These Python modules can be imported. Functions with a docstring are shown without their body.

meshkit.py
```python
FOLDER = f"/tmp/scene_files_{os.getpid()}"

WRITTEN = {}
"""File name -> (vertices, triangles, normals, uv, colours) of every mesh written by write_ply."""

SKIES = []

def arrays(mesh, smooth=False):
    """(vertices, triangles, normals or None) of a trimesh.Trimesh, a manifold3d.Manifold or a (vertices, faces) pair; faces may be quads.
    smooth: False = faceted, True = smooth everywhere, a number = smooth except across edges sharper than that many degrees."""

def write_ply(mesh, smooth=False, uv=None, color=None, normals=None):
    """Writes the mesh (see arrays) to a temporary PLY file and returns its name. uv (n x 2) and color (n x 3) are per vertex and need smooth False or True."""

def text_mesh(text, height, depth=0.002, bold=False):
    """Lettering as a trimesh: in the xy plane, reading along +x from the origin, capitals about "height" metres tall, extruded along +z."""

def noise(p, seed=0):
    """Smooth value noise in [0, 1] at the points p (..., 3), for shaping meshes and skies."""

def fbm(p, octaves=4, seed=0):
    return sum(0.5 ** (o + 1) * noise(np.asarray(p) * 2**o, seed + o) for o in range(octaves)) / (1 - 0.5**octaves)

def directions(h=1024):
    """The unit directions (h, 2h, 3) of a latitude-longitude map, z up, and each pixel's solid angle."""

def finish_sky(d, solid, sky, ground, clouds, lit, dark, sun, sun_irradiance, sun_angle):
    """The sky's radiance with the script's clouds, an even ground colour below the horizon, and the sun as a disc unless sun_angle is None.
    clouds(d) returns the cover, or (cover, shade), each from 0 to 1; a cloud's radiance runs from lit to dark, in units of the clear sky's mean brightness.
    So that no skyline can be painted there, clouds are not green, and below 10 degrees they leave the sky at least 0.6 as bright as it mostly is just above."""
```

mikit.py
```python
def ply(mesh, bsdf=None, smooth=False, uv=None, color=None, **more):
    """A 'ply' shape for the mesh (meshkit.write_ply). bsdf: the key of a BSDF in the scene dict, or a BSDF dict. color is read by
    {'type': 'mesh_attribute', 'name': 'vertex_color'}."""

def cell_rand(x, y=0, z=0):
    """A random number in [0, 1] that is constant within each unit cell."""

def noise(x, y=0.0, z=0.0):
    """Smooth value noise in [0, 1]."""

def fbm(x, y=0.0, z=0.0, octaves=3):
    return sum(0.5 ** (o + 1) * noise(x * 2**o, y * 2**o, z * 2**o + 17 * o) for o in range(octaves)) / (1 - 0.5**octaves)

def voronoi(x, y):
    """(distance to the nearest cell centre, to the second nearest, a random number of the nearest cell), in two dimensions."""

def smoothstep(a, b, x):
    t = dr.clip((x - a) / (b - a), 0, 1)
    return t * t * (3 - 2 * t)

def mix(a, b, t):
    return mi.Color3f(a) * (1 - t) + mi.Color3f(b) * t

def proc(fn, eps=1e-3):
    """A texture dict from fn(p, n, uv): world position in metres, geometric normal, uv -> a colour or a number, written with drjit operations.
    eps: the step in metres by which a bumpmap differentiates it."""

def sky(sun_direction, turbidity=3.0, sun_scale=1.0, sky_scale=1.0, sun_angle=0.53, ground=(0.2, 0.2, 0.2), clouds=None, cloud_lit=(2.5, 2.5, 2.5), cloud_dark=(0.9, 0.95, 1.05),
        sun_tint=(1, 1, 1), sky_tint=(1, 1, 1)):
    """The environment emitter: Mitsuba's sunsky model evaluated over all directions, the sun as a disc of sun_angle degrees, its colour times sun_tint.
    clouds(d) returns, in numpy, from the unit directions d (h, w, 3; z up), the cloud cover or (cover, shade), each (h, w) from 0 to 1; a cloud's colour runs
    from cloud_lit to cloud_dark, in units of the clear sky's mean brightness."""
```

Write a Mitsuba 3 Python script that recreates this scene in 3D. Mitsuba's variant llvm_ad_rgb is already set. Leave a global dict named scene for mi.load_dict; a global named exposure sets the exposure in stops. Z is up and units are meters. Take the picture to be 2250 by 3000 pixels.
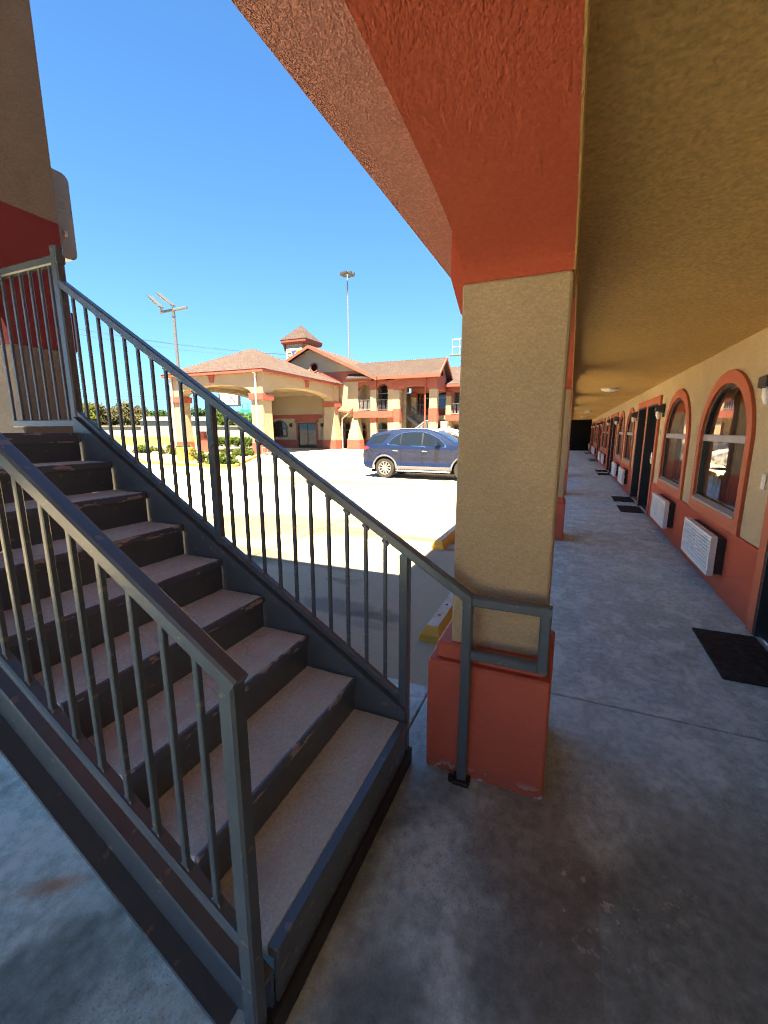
import math, random
import numpy as np
import trimesh
import drjit as dr
import mitsuba as mi
import mikit, meshkit
from shapely.geometry import Polygon, box as sbox, Point, LineString
from shapely.ops import unary_union
import shapely
from scipy.spatial import Delaunay

T = mi.ScalarTransform4f
scene, labels = {}, {}
random.seed(7)
rng = np.random.default_rng(7)

# ------------------------------------------------------------------ camera, sky, exposure
EYE = np.array([0.0, 0.0, 1.62])
YAW, PITCH = math.radians(23.3), math.radians(-10.8)
FWD = np.array([-math.sin(YAW) * math.cos(PITCH), math.cos(YAW) * math.cos(PITCH), math.sin(PITCH)])
scene['camera'] = {'type': 'perspective', 'fov': 100.39, 'fov_axis': 'y', 'near_clip': 0.05, 'far_clip': 4000.0,
                   'to_world': T().look_at(origin=EYE.tolist(), target=(EYE + FWD).tolist(), up=[0, 0, 1])}
scene['sky'] = mikit.sky((0.13, -0.35, 1.0), turbidity=3.0, sun_tint=(1.0, 0.965, 0.86), sky_scale=0.255, sky_tint=(0.62, 0.94, 1.16), ground=(0.25, 0.24, 0.2))
exposure = 4.75

# ------------------------------------------------------------------ materials
def bs(name, d, two=True):
    scene[name] = {'type': 'twosided', 'bsdf': d} if two else d
    return name
def rgb(*c): return {'type': 'rgb', 'value': list(c)}
def plain(name, col, rough=0.6, metallic=0.0, spec=0.5, **k):
    return bs(name, {'type': 'principled', 'base_color': rgb(*col), 'roughness': rough, 'metallic': metallic, 'specular': spec, **k})
def proc(name, fn, rough=0.7, bump=None, bscale=1.0, eps=1e-3, spec=0.4, rough_fn=None, **k):
    d = {'type': 'principled', 'base_color': mikit.proc(fn), 'roughness': mikit.proc(rough_fn) if rough_fn else rough, 'specular': spec, **k}
    if bump is not None:
        d = {'type': 'bumpmap', 'tex': mikit.proc(bump, eps=eps), 'scale': bscale, 'bsdf': d}
    return bs(name, d)
N, FB, SS, MIX = mikit.noise, mikit.fbm, mikit.smoothstep, mikit.mix

def worm(p, f, w):
    """trowelled lace texture: 0 in the grooves, 1 on the skin"""
    q = FB(p.x * f, p.y * f, p.z * f, octaves=2)
    r = FB(p.x * f * 0.8 + 31, p.y * f * 0.8 + 7, p.z * f * 0.8, octaves=2)
    return dr.minimum(SS(0.0, w, dr.abs(q - 0.5)), SS(0.0, w, dr.abs(r - 0.47)))
def stucco_bump(p, n, uv): return worm(p, 84.0, 0.12) + 0.35 * N(p.x * 240, p.y * 240, p.z * 240)
def stucco_col(p, n, uv):
    w = worm(p, 84.0, 0.12)
    c = MIX((0.45, 0.345, 0.20), (0.52, 0.405, 0.245), FB(p.x * 1.3, p.y * 1.3, p.z * 1.3, octaves=3))
    return c * (0.84 + 0.12 * w) * (0.86 + 0.28 * FB(p.x * 120, p.y * 120, p.z * 120, octaves=2)) * (0.9 + 0.2 * FB(p.x * 7, p.y * 7, p.z * 4, octaves=3)) * (0.94 + 0.12 * N(p.x * 260, p.y * 260, p.z * 260))
proc('stucco', stucco_col, 0.85, stucco_bump, 0.0018, eps=1e-3, spec=0.2)
def red_bump(p, n, uv): return FB(p.x * 95, p.y * 95, p.z * 95, octaves=3) + 0.6 * worm(p, 80.0, 0.09)
def red_col(p, n, uv):
    c = MIX((0.42, 0.085, 0.046), (0.49, 0.110, 0.058), FB(p.x * 2, p.y * 2, p.z * 2, octaves=3))
    return c * (0.92 + 0.16 * N(p.x * 120, p.y * 120, p.z * 120))
def shaded_stucco_col(p, n, uv): return stucco_col(p, n, uv) * mi.Color3f(0.60, 0.66, 0.86)  # beige stucco darkened and cooled, painting in the shade on the tower
proc('stucco_shaded', shaded_stucco_col, 0.85, stucco_bump, 0.0022, eps=1e-3, spec=0.25)
proc('stucco_red_shaded', lambda p, n, uv: MIX((0.20, 0.040, 0.040), (0.245, 0.052, 0.050), FB(p.x * 2, p.y * 2, p.z * 2, octaves=3)), 0.85, spec=0.2)  # red stucco darkened, so the tower's shade sits in its colour
proc('stucco_red', red_col, 0.85, red_bump, 0.0045, eps=1e-3, spec=0.2)
def pink_bump(p, n, uv): return 1.4 * worm(p, 90.0, 0.11) + 0.4 * N(p.x * 260, p.y * 260, p.z * 260)
def pink_col(p, n, uv):
    w = worm(p, 90.0, 0.11)
    c = MIX((0.60, 0.26, 0.205), (0.68, 0.33, 0.27), FB(p.x * 2, p.y * 2, p.z * 2, octaves=3))
    return c * (0.76 + 0.24 * w)
proc('stucco_pink', pink_col, 0.85, pink_bump, 0.0022, eps=1e-3, spec=0.2)
def ceil_bump(p, n, uv): return worm(p, 58.0, 0.09) + 0.5 * N(p.x * 260, p.y * 260, p.z * 260)
def ceil_col(p, n, uv):
    w = worm(p, 58.0, 0.09)
    c = MIX((0.50, 0.325, 0.12), (0.58, 0.385, 0.15), FB(p.x * 0.9, p.y * 0.9, 3.1, octaves=3))
    return c * (0.90 + 0.08 * w) * (0.72 + 0.50 * FB(p.x * 70, p.y * 70, p.z * 70, octaves=3)) * (0.90 + 0.2 * FB(p.x * 2.3, p.y * 2.3, 0.4, octaves=3))
proc('stucco_ceiling', ceil_col, 0.85, ceil_bump, 0.0038, eps=1e-3, spec=0.2)
def trim_col(p, n, uv): return MIX((0.37, 0.083, 0.035), (0.42, 0.105, 0.046), FB(p.x * 3, p.y * 3, p.z * 3, octaves=3)) * (0.95 + 0.1 * N(p.x * 90, p.y * 90, p.z * 90))
proc('trim_red', trim_col, 0.6, lambda p, n, uv: FB(p.x * 70, p.y * 70, p.z * 70, octaves=2), 0.0022, eps=2e-3)
def base_col(p, n, uv):
    c = red_col(p, n, uv)
    chip = SS(0.60, 0.66, FB(p.x * 22, p.y * 22, p.z * 22 + 5, octaves=3)) * SS(0.07, 0.0, p.z)
    dirt = SS(0.12, 0.0, p.z) * FB(p.x * 9, p.y * 9, p.z * 9, octaves=3)
    return MIX(MIX(c, (0.12, 0.075, 0.055), 0.5 * dirt), (0.45, 0.40, 0.36), chip)
proc('base_red', base_col, 0.6, red_bump, 0.0010, eps=1e-3)
def metal_col(p, n, uv):
    s = FB(p.x * 8, p.y * 8, p.z * 8, octaves=3)
    chip = SS(0.735, 0.76, FB(p.x * 34 + 3, p.y * 34, p.z * 34, octaves=3))
    return MIX(MIX((0.060, 0.083, 0.098), (0.078, 0.103, 0.118), s), (0.20, 0.17, 0.13), 0.7 * chip)
proc('steel_paint', metal_col, 0.28, lambda p, n, uv: FB(p.x * 90, p.y * 90, p.z * 90, octaves=2), 0.0004, eps=2e-3, spec=0.6)
def nose_col(p, n, uv):
    chip = SS(0.60, 0.64, FB(p.x * 40, p.y * 17, p.z * 40 + 1, octaves=4))
    return MIX((0.080, 0.10, 0.14), (0.42, 0.37, 0.32), 0.7 * chip)
proc('nosing_paint', nose_col, 0.24, spec=0.75)
def tread_col(p, n, uv):
    m = FB(p.x * 5, p.y * 5, p.z * 5, octaves=4)
    c = MIX((0.40, 0.46, 0.41), (0.53, 0.60, 0.545), m)
    c = c * (0.86 + 0.28 * N(p.x * 160, p.y * 160, 2.0))
    wear = SS(0.55, 0.7, FB(p.x * 9 + 4, p.y * 2.3, p.z * 6, octaves=4))
    c = MIX(c, (0.42, 0.39, 0.36), 0.5 * wear)
    spl = SS(0.66, 0.69, FB(p.x * 11, p.y * 11 + 8, p.z * 5 + 2, octaves=4))
    c = MIX(c, (0.52, 0.48, 0.43), 0.6 * spl)
    crack = SS(0.012, 0.003, dr.abs(FB(p.x * 3.1, p.y * 3.1, p.z * 7 + 9, octaves=3) - 0.57)) * SS(0.5, 0.6, N(p.x * 3, p.y * 3, p.z * 3 + 2))
    return MIX(c, (0.07, 0.06, 0.05), 0.22 * crack)
proc('tread_concrete', tread_col, 0.72, lambda p, n, uv: FB(p.x * 60, p.y * 60, p.z * 60, octaves=3), 0.0035, eps=2e-3)
def floor_col(p, n, uv):
    big = FB(p.x * 1.1 + 3, p.y * 0.8, 0.3, octaves=4)
    mid = FB(p.x * 7, p.y * 6, 1.7, octaves=4)
    c = MIX((0.17, 0.255, 0.25), (0.43, 0.575, 0.565), 0.45 * big + 0.55 * mid)
    c = MIX(c, (0.47, 0.58, 0.575), 0.5 * SS(0.52, 0.72, FB(p.x * 8.2 + 11, p.y * 6.6, 4.0, octaves=5)))
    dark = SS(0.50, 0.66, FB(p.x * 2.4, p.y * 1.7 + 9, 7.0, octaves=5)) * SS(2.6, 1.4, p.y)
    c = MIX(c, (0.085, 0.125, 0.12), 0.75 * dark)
    # brown seepage round the foot of the near column, running down to a formed seam
    dx, dy = p.x - 0.0, p.y - 1.62
    rad = dr.sqrt(dx * dx * 3.0 + dy * dy * 2.0) + 0.35 * (FB(p.x * 6, p.y * 6, 2.2, octaves=4) - 0.5)
    c = MIX(c, (0.17, 0.145, 0.105), 0.65 * SS(0.62, 0.2, rad))
    seam = SS(0.212, 0.206, p.x) * SS(-0.16, 0.05, p.x) * SS(1.62, 1.5, p.y) * SS(-0.2, 0.4, p.y)
    c = MIX(c, (0.13, 0.125, 0.11), 0.45 * seam * (0.6 + 0.8 * mid))
    spat = SS(0.66, 0.70, FB(p.x * 30, p.y * 30, 5.5, octaves=4) * (0.7 + 0.5 * N(p.x * 4 + 2, p.y * 4, 3.0))) * SS(0.55, 0.15, dr.sqrt(dr.square(p.x - 0.10) + dr.square(p.y - 1.58)))
    c = MIX(c, (0.50, 0.50, 0.46), 0.5 * spat)
    # rust run
    ru = (p.x + 1.60) * 0.80 + (p.y - 0.69) * 0.6
    rv = -(p.x + 1.60) * 0.6 + (p.y - 0.69) * 0.80
    c = MIX(c, (0.27, 0.12, 0.035), 0.8 * dr.exp(-dr.square(ru / 0.10) - dr.square(rv / 0.035)))
    pit = SS(0.80, 0.84, N(p.x * 230, p.y * 230, 9.0)) * SS(0.45, 0.6, FB(p.x * 3, p.y * 3, 6, octaves=2))
    c = MIX(c, (0.07, 0.075, 0.075), 0.4 * pit)
    c = c * (0.70 + 0.60 * FB(p.x * 34, p.y * 34, 3.0, octaves=4)) * (0.93 + 0.14 * FB(p.x * 60, p.y * 14, 6.0, octaves=2))
    c = c * (1.06 + 0.28 * N(p.x * 210, p.y * 210, 1.0))
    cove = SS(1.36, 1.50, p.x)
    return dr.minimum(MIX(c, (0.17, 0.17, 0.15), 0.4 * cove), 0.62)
def floor_bump(p, n, uv): return FB(p.x * 26, p.y * 26, 0.5, octaves=4) - 0.8 * SS(0.80, 0.84, N(p.x * 230, p.y * 230, 9.0))
proc('floor_concrete', floor_col, 0.5, floor_bump, 0.0025, eps=2e-3, spec=0.5, rough_fn=lambda p, n, uv: 0.38 + 0.3 * FB(p.x * 5, p.y * 5, 3.3, octaves=3))
def lot_col(p, n, uv):
    c = MIX((0.32, 0.285, 0.19), (0.40, 0.36, 0.245), FB(p.x * 0.5, p.y * 0.9, 0.2, octaves=5))
    c = MIX(c, (0.085, 0.065, 0.042), 0.85 * SS(0.53, 0.70, FB(p.x * 0.20 + 5, p.y * 0.85, 3.0, octaves=5)))
    oil = SS(1.0, 0.55, dr.sqrt(dr.square((p.x + 2.05) / 0.55) + dr.square((p.y - 3.55) / 0.22)) + 0.5 * (FB(p.x * 4, p.y * 5, 1.0, octaves=3) - 0.5))
    oil2 = SS(1.0, 0.5, dr.sqrt(dr.square((p.x + 1.55) / 0.28) + dr.square((p.y - 3.28) / 0.12)) + 0.5 * (FB(p.x * 6, p.y * 6, 8.0, octaves=3) - 0.5))
    c = MIX(c, (0.13, 0.125, 0.12), 0.6 * dr.maximum(oil, 0.6 * oil2))
    drip = SS(0.64, 0.80, FB(p.x * 1.3 + 2, p.y * 2.6, 6.0, octaves=4))
    c = MIX(c, (0.09, 0.075, 0.055), 0.6 * drip)
    gx = dr.abs(p.x / 4.6 + 0.37 - dr.floor(p.x / 4.6 + 0.37) - 0.5) * 4.6
    gy = dr.abs(p.y / 4.6 + 0.1 - dr.floor(p.y / 4.6 + 0.1) - 0.5) * 4.6
    j = SS(0.045, 0.02, dr.minimum(gx, gy))
    return MIX(c, (0.06, 0.05, 0.038), 0.8 * j) * (0.93 + 0.14 * N(p.x * 70, p.y * 70, 1.0))
proc('lot_concrete', lot_col, 0.8, lambda p, n, uv: FB(p.x * 30, p.y * 30, 0.5, octaves=3), 0.003, eps=2e-3, spec=0.3)
def shingle_col(p, n, uv):
    row = dr.floor(p.z / 0.07)
    t = mikit.cell_rand(dr.floor((p.x + 0.37 * row) / 0.3), dr.floor((p.y + 0.21 * row) / 0.3), row)
    return MIX((0.036, 0.027, 0.0245), (0.066, 0.050, 0.045), 0.5 * t + 0.5 * FB(p.x, p.y, p.z, octaves=4))
proc('shingle', shingle_col, 0.9, spec=0.2)
def far_stucco(p, n, uv): return MIX((0.30, 0.24, 0.16), (0.35, 0.285, 0.195), FB(p.x * 1.2, p.y * 1.2, p.z * 1.2, octaves=3))  # tan stucco copy, colour darkened to offset full sun on the far buildings
proc('beige_plaster', far_stucco, 0.9, spec=0.2)
def far_red(p, n, uv): return MIX((0.235, 0.070, 0.050), (0.28, 0.088, 0.062), FB(p.x * 1.5, p.y * 1.5, p.z * 1.5, octaves=3))  # red stucco copy, likewise darkened against the sun on the far buildings
proc('red_plaster', far_red, 0.8, spec=0.25)
def grass_col(p, n, uv):
    c = MIX((0.040, 0.065, 0.014), (0.085, 0.098, 0.028), FB(p.x * 0.25, p.y * 0.25, 1.0, octaves=4))
    return MIX(c, (0.13, 0.115, 0.06), 0.6 * SS(0.5, 0.7, FB(p.x * 0.6, p.y * 0.6, 5.0, octaves=3)))
proc('grass_ground', grass_col, 0.95, spec=0.1)
proc('street_asphalt', lambda p, n, uv: MIX((0.075, 0.073, 0.072), (0.11, 0.108, 0.106), FB(p.x * 0.4, p.y * 0.4, 0.0, octaves=4)), 0.85)
proc('sandy_soil', lambda p, n, uv: MIX((0.17, 0.12, 0.07), (0.26, 0.19, 0.125), FB(p.x * 2, p.y * 2, 0.0, octaves=4)), 0.95, spec=0.1)
proc('yellow_paint', lambda p, n, uv: MIX(MIX((0.50, 0.28, 0.03), (0.57, 0.34, 0.05), FB(p.x * 5, p.y * 5, p.z * 5, octaves=3)), (0.45, 0.40, 0.33), SS(0.58, 0.68, FB(p.x * 14, p.y * 14, p.z * 14 + 3, octaves=4))), 0.7)
def stop_top(p, n, uv):
    c = MIX((0.50, 0.46, 0.39), (0.60, 0.56, 0.48), FB(p.x * 8, p.y * 8, 1.0, octaves=3))
    return MIX(c, (0.60, 0.40, 0.10), 0.7 * SS(0.58, 0.78, FB(p.x * 7, p.y * 7 + 3, 2.0, octaves=3)))
proc('stop_concrete', lambda p, n, uv: dr.select(n.z > 0.85, stop_top(p, n, uv), MIX((0.58, 0.33, 0.045), (0.66, 0.40, 0.07), FB(p.x * 6, p.y * 6, p.z * 6, octaves=3))), 0.75)
proc('mat_rubber', lambda p, n, uv: mi.Color3f(0.014) * (0.5 + 1.6 * FB(p.x * 26, p.y * 26, 0.0, octaves=3)) * (1 + 0.5 * worm(p, 26.0, 0.1)), 0.75,
     lambda p, n, uv: dr.sin(p.y * 210) * 0.3 + worm(p, 26.0, 0.1), 0.004, eps=1.5e-3, spec=0.3)
plain('door_paint', (0.014, 0.018, 0.022), 0.45)
plain('black_metal', (0.015, 0.015, 0.016), 0.5)
plain('void_black', (0.006, 0.006, 0.007), 0.9, spec=0.1)
plain('white_plastic', (0.72, 0.72, 0.70), 0.5)
plain('cream_plastic', (0.62, 0.60, 0.56), 0.5)
plain('grey_alloy', (0.26, 0.26, 0.27), 0.45)
plain('bronze_frame', (0.020, 0.020, 0.022), 0.4)
plain('sill_grey', (0.20, 0.20, 0.21), 0.5)
plain('curtain_cloth', (0.06, 0.06, 0.06), 0.9, spec=0.1)
plain('room_grey', (0.09, 0.08, 0.075), 0.9, spec=0.1)
plain('bright_metal', (0.70, 0.70, 0.70), 0.25, metallic=1.0)
plain('galvanised', (0.25, 0.26, 0.27), 0.5, metallic=0.5)
plain('lamp_head', (0.055, 0.06, 0.065), 0.5)
plain('pole_grey', (0.095, 0.10, 0.105), 0.6)
plain('lamp_glass', (0.75, 0.72, 0.66), 0.3)
plain('tyre_rubber', (0.035, 0.034, 0.033), 0.8, spec=0.3)
plain('rim_alloy', (0.34, 0.34, 0.35), 0.35, metallic=0.6)
plain('cladding', (0.12, 0.12, 0.125), 0.55)
plain('paint_blue', (0.0015, 0.009, 0.046), 0.4, spec=0.4, clearcoat=0.7, clearcoat_gloss=0.95)
plain('paint_silver', (0.55, 0.56, 0.57), 0.3, metallic=0.5, clearcoat=1.0, clearcoat_gloss=0.95)
plain('paint_white', (0.75, 0.75, 0.74), 0.35, clearcoat=1.0, clearcoat_gloss=0.95)
plain('paint_dark', (0.05, 0.05, 0.055), 0.3, metallic=0.3, clearcoat=1.0, clearcoat_gloss=0.95)
plain('car_glass', (0.010, 0.014, 0.018), 0.06, spec=0.8)
plain('chrome', (0.80, 0.80, 0.80), 0.12, metallic=1.0)
plain('tail_red', (0.45, 0.02, 0.025), 0.15, clearcoat=1.0)
plain('head_clear', (0.6, 0.62, 0.64), 0.1, clearcoat=1.0)
plain('dark_glass', (0.012, 0.015, 0.018), 0.05, spec=0.7)
plain('tread_steel', (0.08, 0.09, 0.105), 0.3)
plain('railing_grey', (0.10, 0.115, 0.13), 0.5)
plain('pale_rail', (0.42, 0.44, 0.46), 0.5)
plain('barrier_concrete', (0.34, 0.30, 0.235), 0.9)
plain('sign_white', (0.80, 0.80, 0.78), 0.5)
plain('sign_blue', (0.035, 0.07, 0.42), 0.5)
plain('sign_yellow', (0.75, 0.62, 0.10), 0.5)
plain('sign_dark', (0.05, 0.05, 0.06), 0.5)
plain('sign_pink', (0.62, 0.40, 0.36), 0.5)
plain('sign_green', (0.02, 0.22, 0.17), 0.5)
plain('box_green', (0.32, 0.42, 0.43), 0.4)
plain('plate_steel', (0.45, 0.44, 0.44), 0.35, metallic=0.5)
plain('bark', (0.13, 0.10, 0.075), 0.95, spec=0.1)
plain('barn_grey', (0.24, 0.22, 0.23), 0.9)
plain('wire_black', (0.03, 0.03, 0.035), 0.7)
for nm, c in dict(leaf_dark=(0.040, 0.075, 0.018), leaf_mid=(0.075, 0.115, 0.028), leaf_light=(0.10, 0.12, 0.028), leaf_dry=(0.10, 0.098, 0.048)).items():
    bs(nm, {'type': 'principledthin', 'base_color': rgb(*c), 'roughness': 0.6, 'diff_trans': 0.6}, two=False)
scene['pane_glass'] = {'type': 'thindielectric', 'int_ior': 1.52}

# ------------------------------------------------------------------ mesh helpers
def cat(*m):
    ms = [x for a in m for x in (a if isinstance(a, (list, tuple)) else [a])]
    return trimesh.util.concatenate(ms)
def bx(x0, x1, y0, y1, z0, z1):
    m = trimesh.creation.box((x1 - x0, y1 - y0, z1 - z0))
    m.apply_translation(((x0 + x1) / 2, (y0 + y1) / 2, (z0 + z1) / 2))
    return m
def cbx(x0, x1, y0, y1, z0, z1, c=0.012):
    """box with chamfered edges"""
    pts = []
    for sx in (0, 1):
        for sy in (0, 1):
            for sz in (0, 1):
                for a in range(3):
                    q = [x0 + c if sx == 0 else x1 - c, y0 + c if sy == 0 else y1 - c, z0 + c if sz == 0 else z1 - c]
                    q[a] = ((x0, x1)[sx], (y0, y1)[sy], (z0, z1)[sz])[a]
                    pts.append(q)
    return trimesh.convex.convex_hull(np.array(pts))
def hull(pts): return trimesh.convex.convex_hull(np.array(pts, float))
def ext(poly, axis, lo, hi):
    """shapely polygon extruded along an axis; its coordinates are (y,z), (x,z) or (x,y)"""
    out = []
    for g in getattr(poly, 'geoms', [poly]):
        if g.is_empty or g.area < 1e-9: continue
        m = trimesh.creation.extrude_polygon(g, hi - lo, engine='earcut')
        v = m.vertices.copy()
        v[:, 2] += lo
        f = m.faces
        if axis == 'x': v = v[:, [2, 0, 1]]
        elif axis == 'y':
            v = v[:, [0, 2, 1]]; f = f[:, ::-1]
        out.append(trimesh.Trimesh(v, f, process=False))
    return trimesh.util.concatenate(out)
def bar(p0, p1, w, h=None, up=(0, 0, 1), ch=0.15):
    """straight bar of chamfered rectangular section: w across, h along up"""
    h = h or w
    p0, p1 = np.array(p0, float), np.array(p1, float)
    t = (p1 - p0) / np.linalg.norm(p1 - p0)
    a = np.cross(up, t)
    if np.linalg.norm(a) < 1e-6: a = np.cross((1, 0, 0), t)
    a /= np.linalg.norm(a)
    b = np.cross(t, a)
    c = min(w, h) * ch
    sec = [(-w / 2 + c, -h / 2), (w / 2 - c, -h / 2), (w / 2, -h / 2 + c), (w / 2, h / 2 - c), (w / 2 - c, h / 2), (-w / 2 + c, h / 2), (-w / 2, h / 2 - c), (-w / 2, -h / 2 + c)]
    return hull([p + a * u + b * v for p in (p0, p1) for u, v in sec])
def rod(p0, p1, r0, r1=None, n=10):
    r1 = r0 if r1 is None else r1
    p0, p1 = np.array(p0, float), np.array(p1, float)
    t = (p1 - p0) / np.linalg.norm(p1 - p0)
    a = np.cross(t, (0, 0, 1) if abs(t[2]) < 0.9 else (1, 0, 0)); a /= np.linalg.norm(a)
    b = np.cross(t, a)
    ang = np.arange(n) * 2 * math.pi / n
    ring = np.cos(ang)[:, None] * a + np.sin(ang)[:, None] * b
    return hull(np.vstack([p0 + ring * r0, p1 + ring * max(r1, 1e-4)]))
def arch_pts(c, half, zs, rise, n=24, e=2.0):
    """points of a (super)elliptical arch from left to right"""
    t = np.linspace(math.pi, 0, n + 1)
    cs, sn = np.cos(t), np.sin(t)
    return [(c + half * math.copysign(abs(a) ** (2 / e), a), zs + rise * abs(b) ** (2 / e)) for a, b in zip(cs, sn)]
def arch_poly(c, half, z0, zs, rise, n=24, e=2.0):
    return Polygon([(c - half, z0)] + arch_pts(c, half, zs, rise, n, e) + [(c + half, z0)])
def jitter(m, amp, f, seed=0):
    v = np.array(m.vertices)
    d = np.stack([meshkit.fbm(v * f + 10 * k, 3, seed + k) - 0.5 for k in range(3)], -1)
    return trimesh.Trimesh(v + 2 * amp * d, m.faces, process=False)

# ------------------------------------------------------------------ object helpers
used = {}
def uniq(key):
    n = used.get(key, -1) + 1
    used[key] = n
    return key if n == 0 else f'{key}_{n:03d}'
def thing(name, label=None, cat_=None, group=None, kind=None):
    k = uniq(name); labels[k] = {}
    if label: labels[k]['label'] = label
    if cat_: labels[k]['category'] = cat_
    if group: labels[k]['group'] = group
    if kind: labels[k]['kind'] = kind
    return k
def part(parent, name, mesh, mat, smooth=False, label=None, kind=None, **more):
    k = uniq(f'{parent}__{name}')
    scene[k] = mikit.ply(mesh, mat, smooth=smooth, **more)
    if label or kind:
        labels[k] = {}
        if label: labels[k]['label'] = label
        if kind: labels[k]['kind'] = kind
    return k
def solo(name, mesh, mat, label=None, cat_=None, group=None, kind=None, smooth=False):
    k = thing(name, label, cat_, group, kind)
    scene[k] = mikit.ply(mesh, mat, smooth=smooth)
    return k
def struct(name, mesh, mat, smooth=False):
    return solo(name, mesh, mat, kind='structure', smooth=smooth)
def copy(src, label, to_world, group=None):
    """a copy of a thing with copies of its parts, moved by to_world"""
    root = src.rstrip('0123456789').rstrip('_') if src[-3:].isdigit() else src
    k = thing(root, label, labels[src].get('category'), group or labels[src].get('group'))
    for kk in [q for q in scene if q == src or q.startswith(src + '__')]:
        d = dict(scene[kk])
        d['to_world'] = to_world @ d['to_world'] if 'to_world' in d else to_world
        scene[k + kk[len(src):]] = d
    return k
def shift(x, y, z=0): return T().translate([x, y, z])

# ------------------------------------------------------------------ ground
LOT = -0.12
struct('parking_lot', bx(-30.5, 30, -60, 62, LOT - 0.3, LOT), 'lot_concrete')
struct('ground', trimesh.Trimesh([[-900, -900, LOT - 0.03], [900, -900, LOT - 0.03], [900, 900, LOT - 0.03], [-900, 900, LOT - 0.03]], [[0, 1, 2], [0, 2, 3]], process=False), 'street_asphalt')
D, E_ = np.array([0.918, 0.396]), np.array([-0.396, 0.918])      # the street runs along D
def along(s, w, z): 
    q = D * s + E_ * w
    return [q[0], q[1], z]
struct('grass_verge', trimesh.Trimesh([along(-260, 52, LOT - 0.02), along(60, 52, LOT - 0.02), along(60, 119, 0.05), along(-260, 119, 0.05)], [[0, 1, 2], [0, 2, 3]], process=False), 'grass_ground')
k = thing('highway_barrier', 'long pale concrete highway retaining wall beyond the grass field', 'wall')
for s in range(-250, 60, 14):
    part(k, 'panel', hull([along(a, w, z) for a in (s, s + 13.93) for w, z in ((120, -1), (120.4, 2.75), (120.8, 2.75), (121, -1))]), 'barrier_concrete')
part(k, 'coping', hull([along(a, w, z) for a in (-250, 60) for w in (119.9, 121) for z in (2.75, 2.95)]), 'barrier_concrete')

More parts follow.
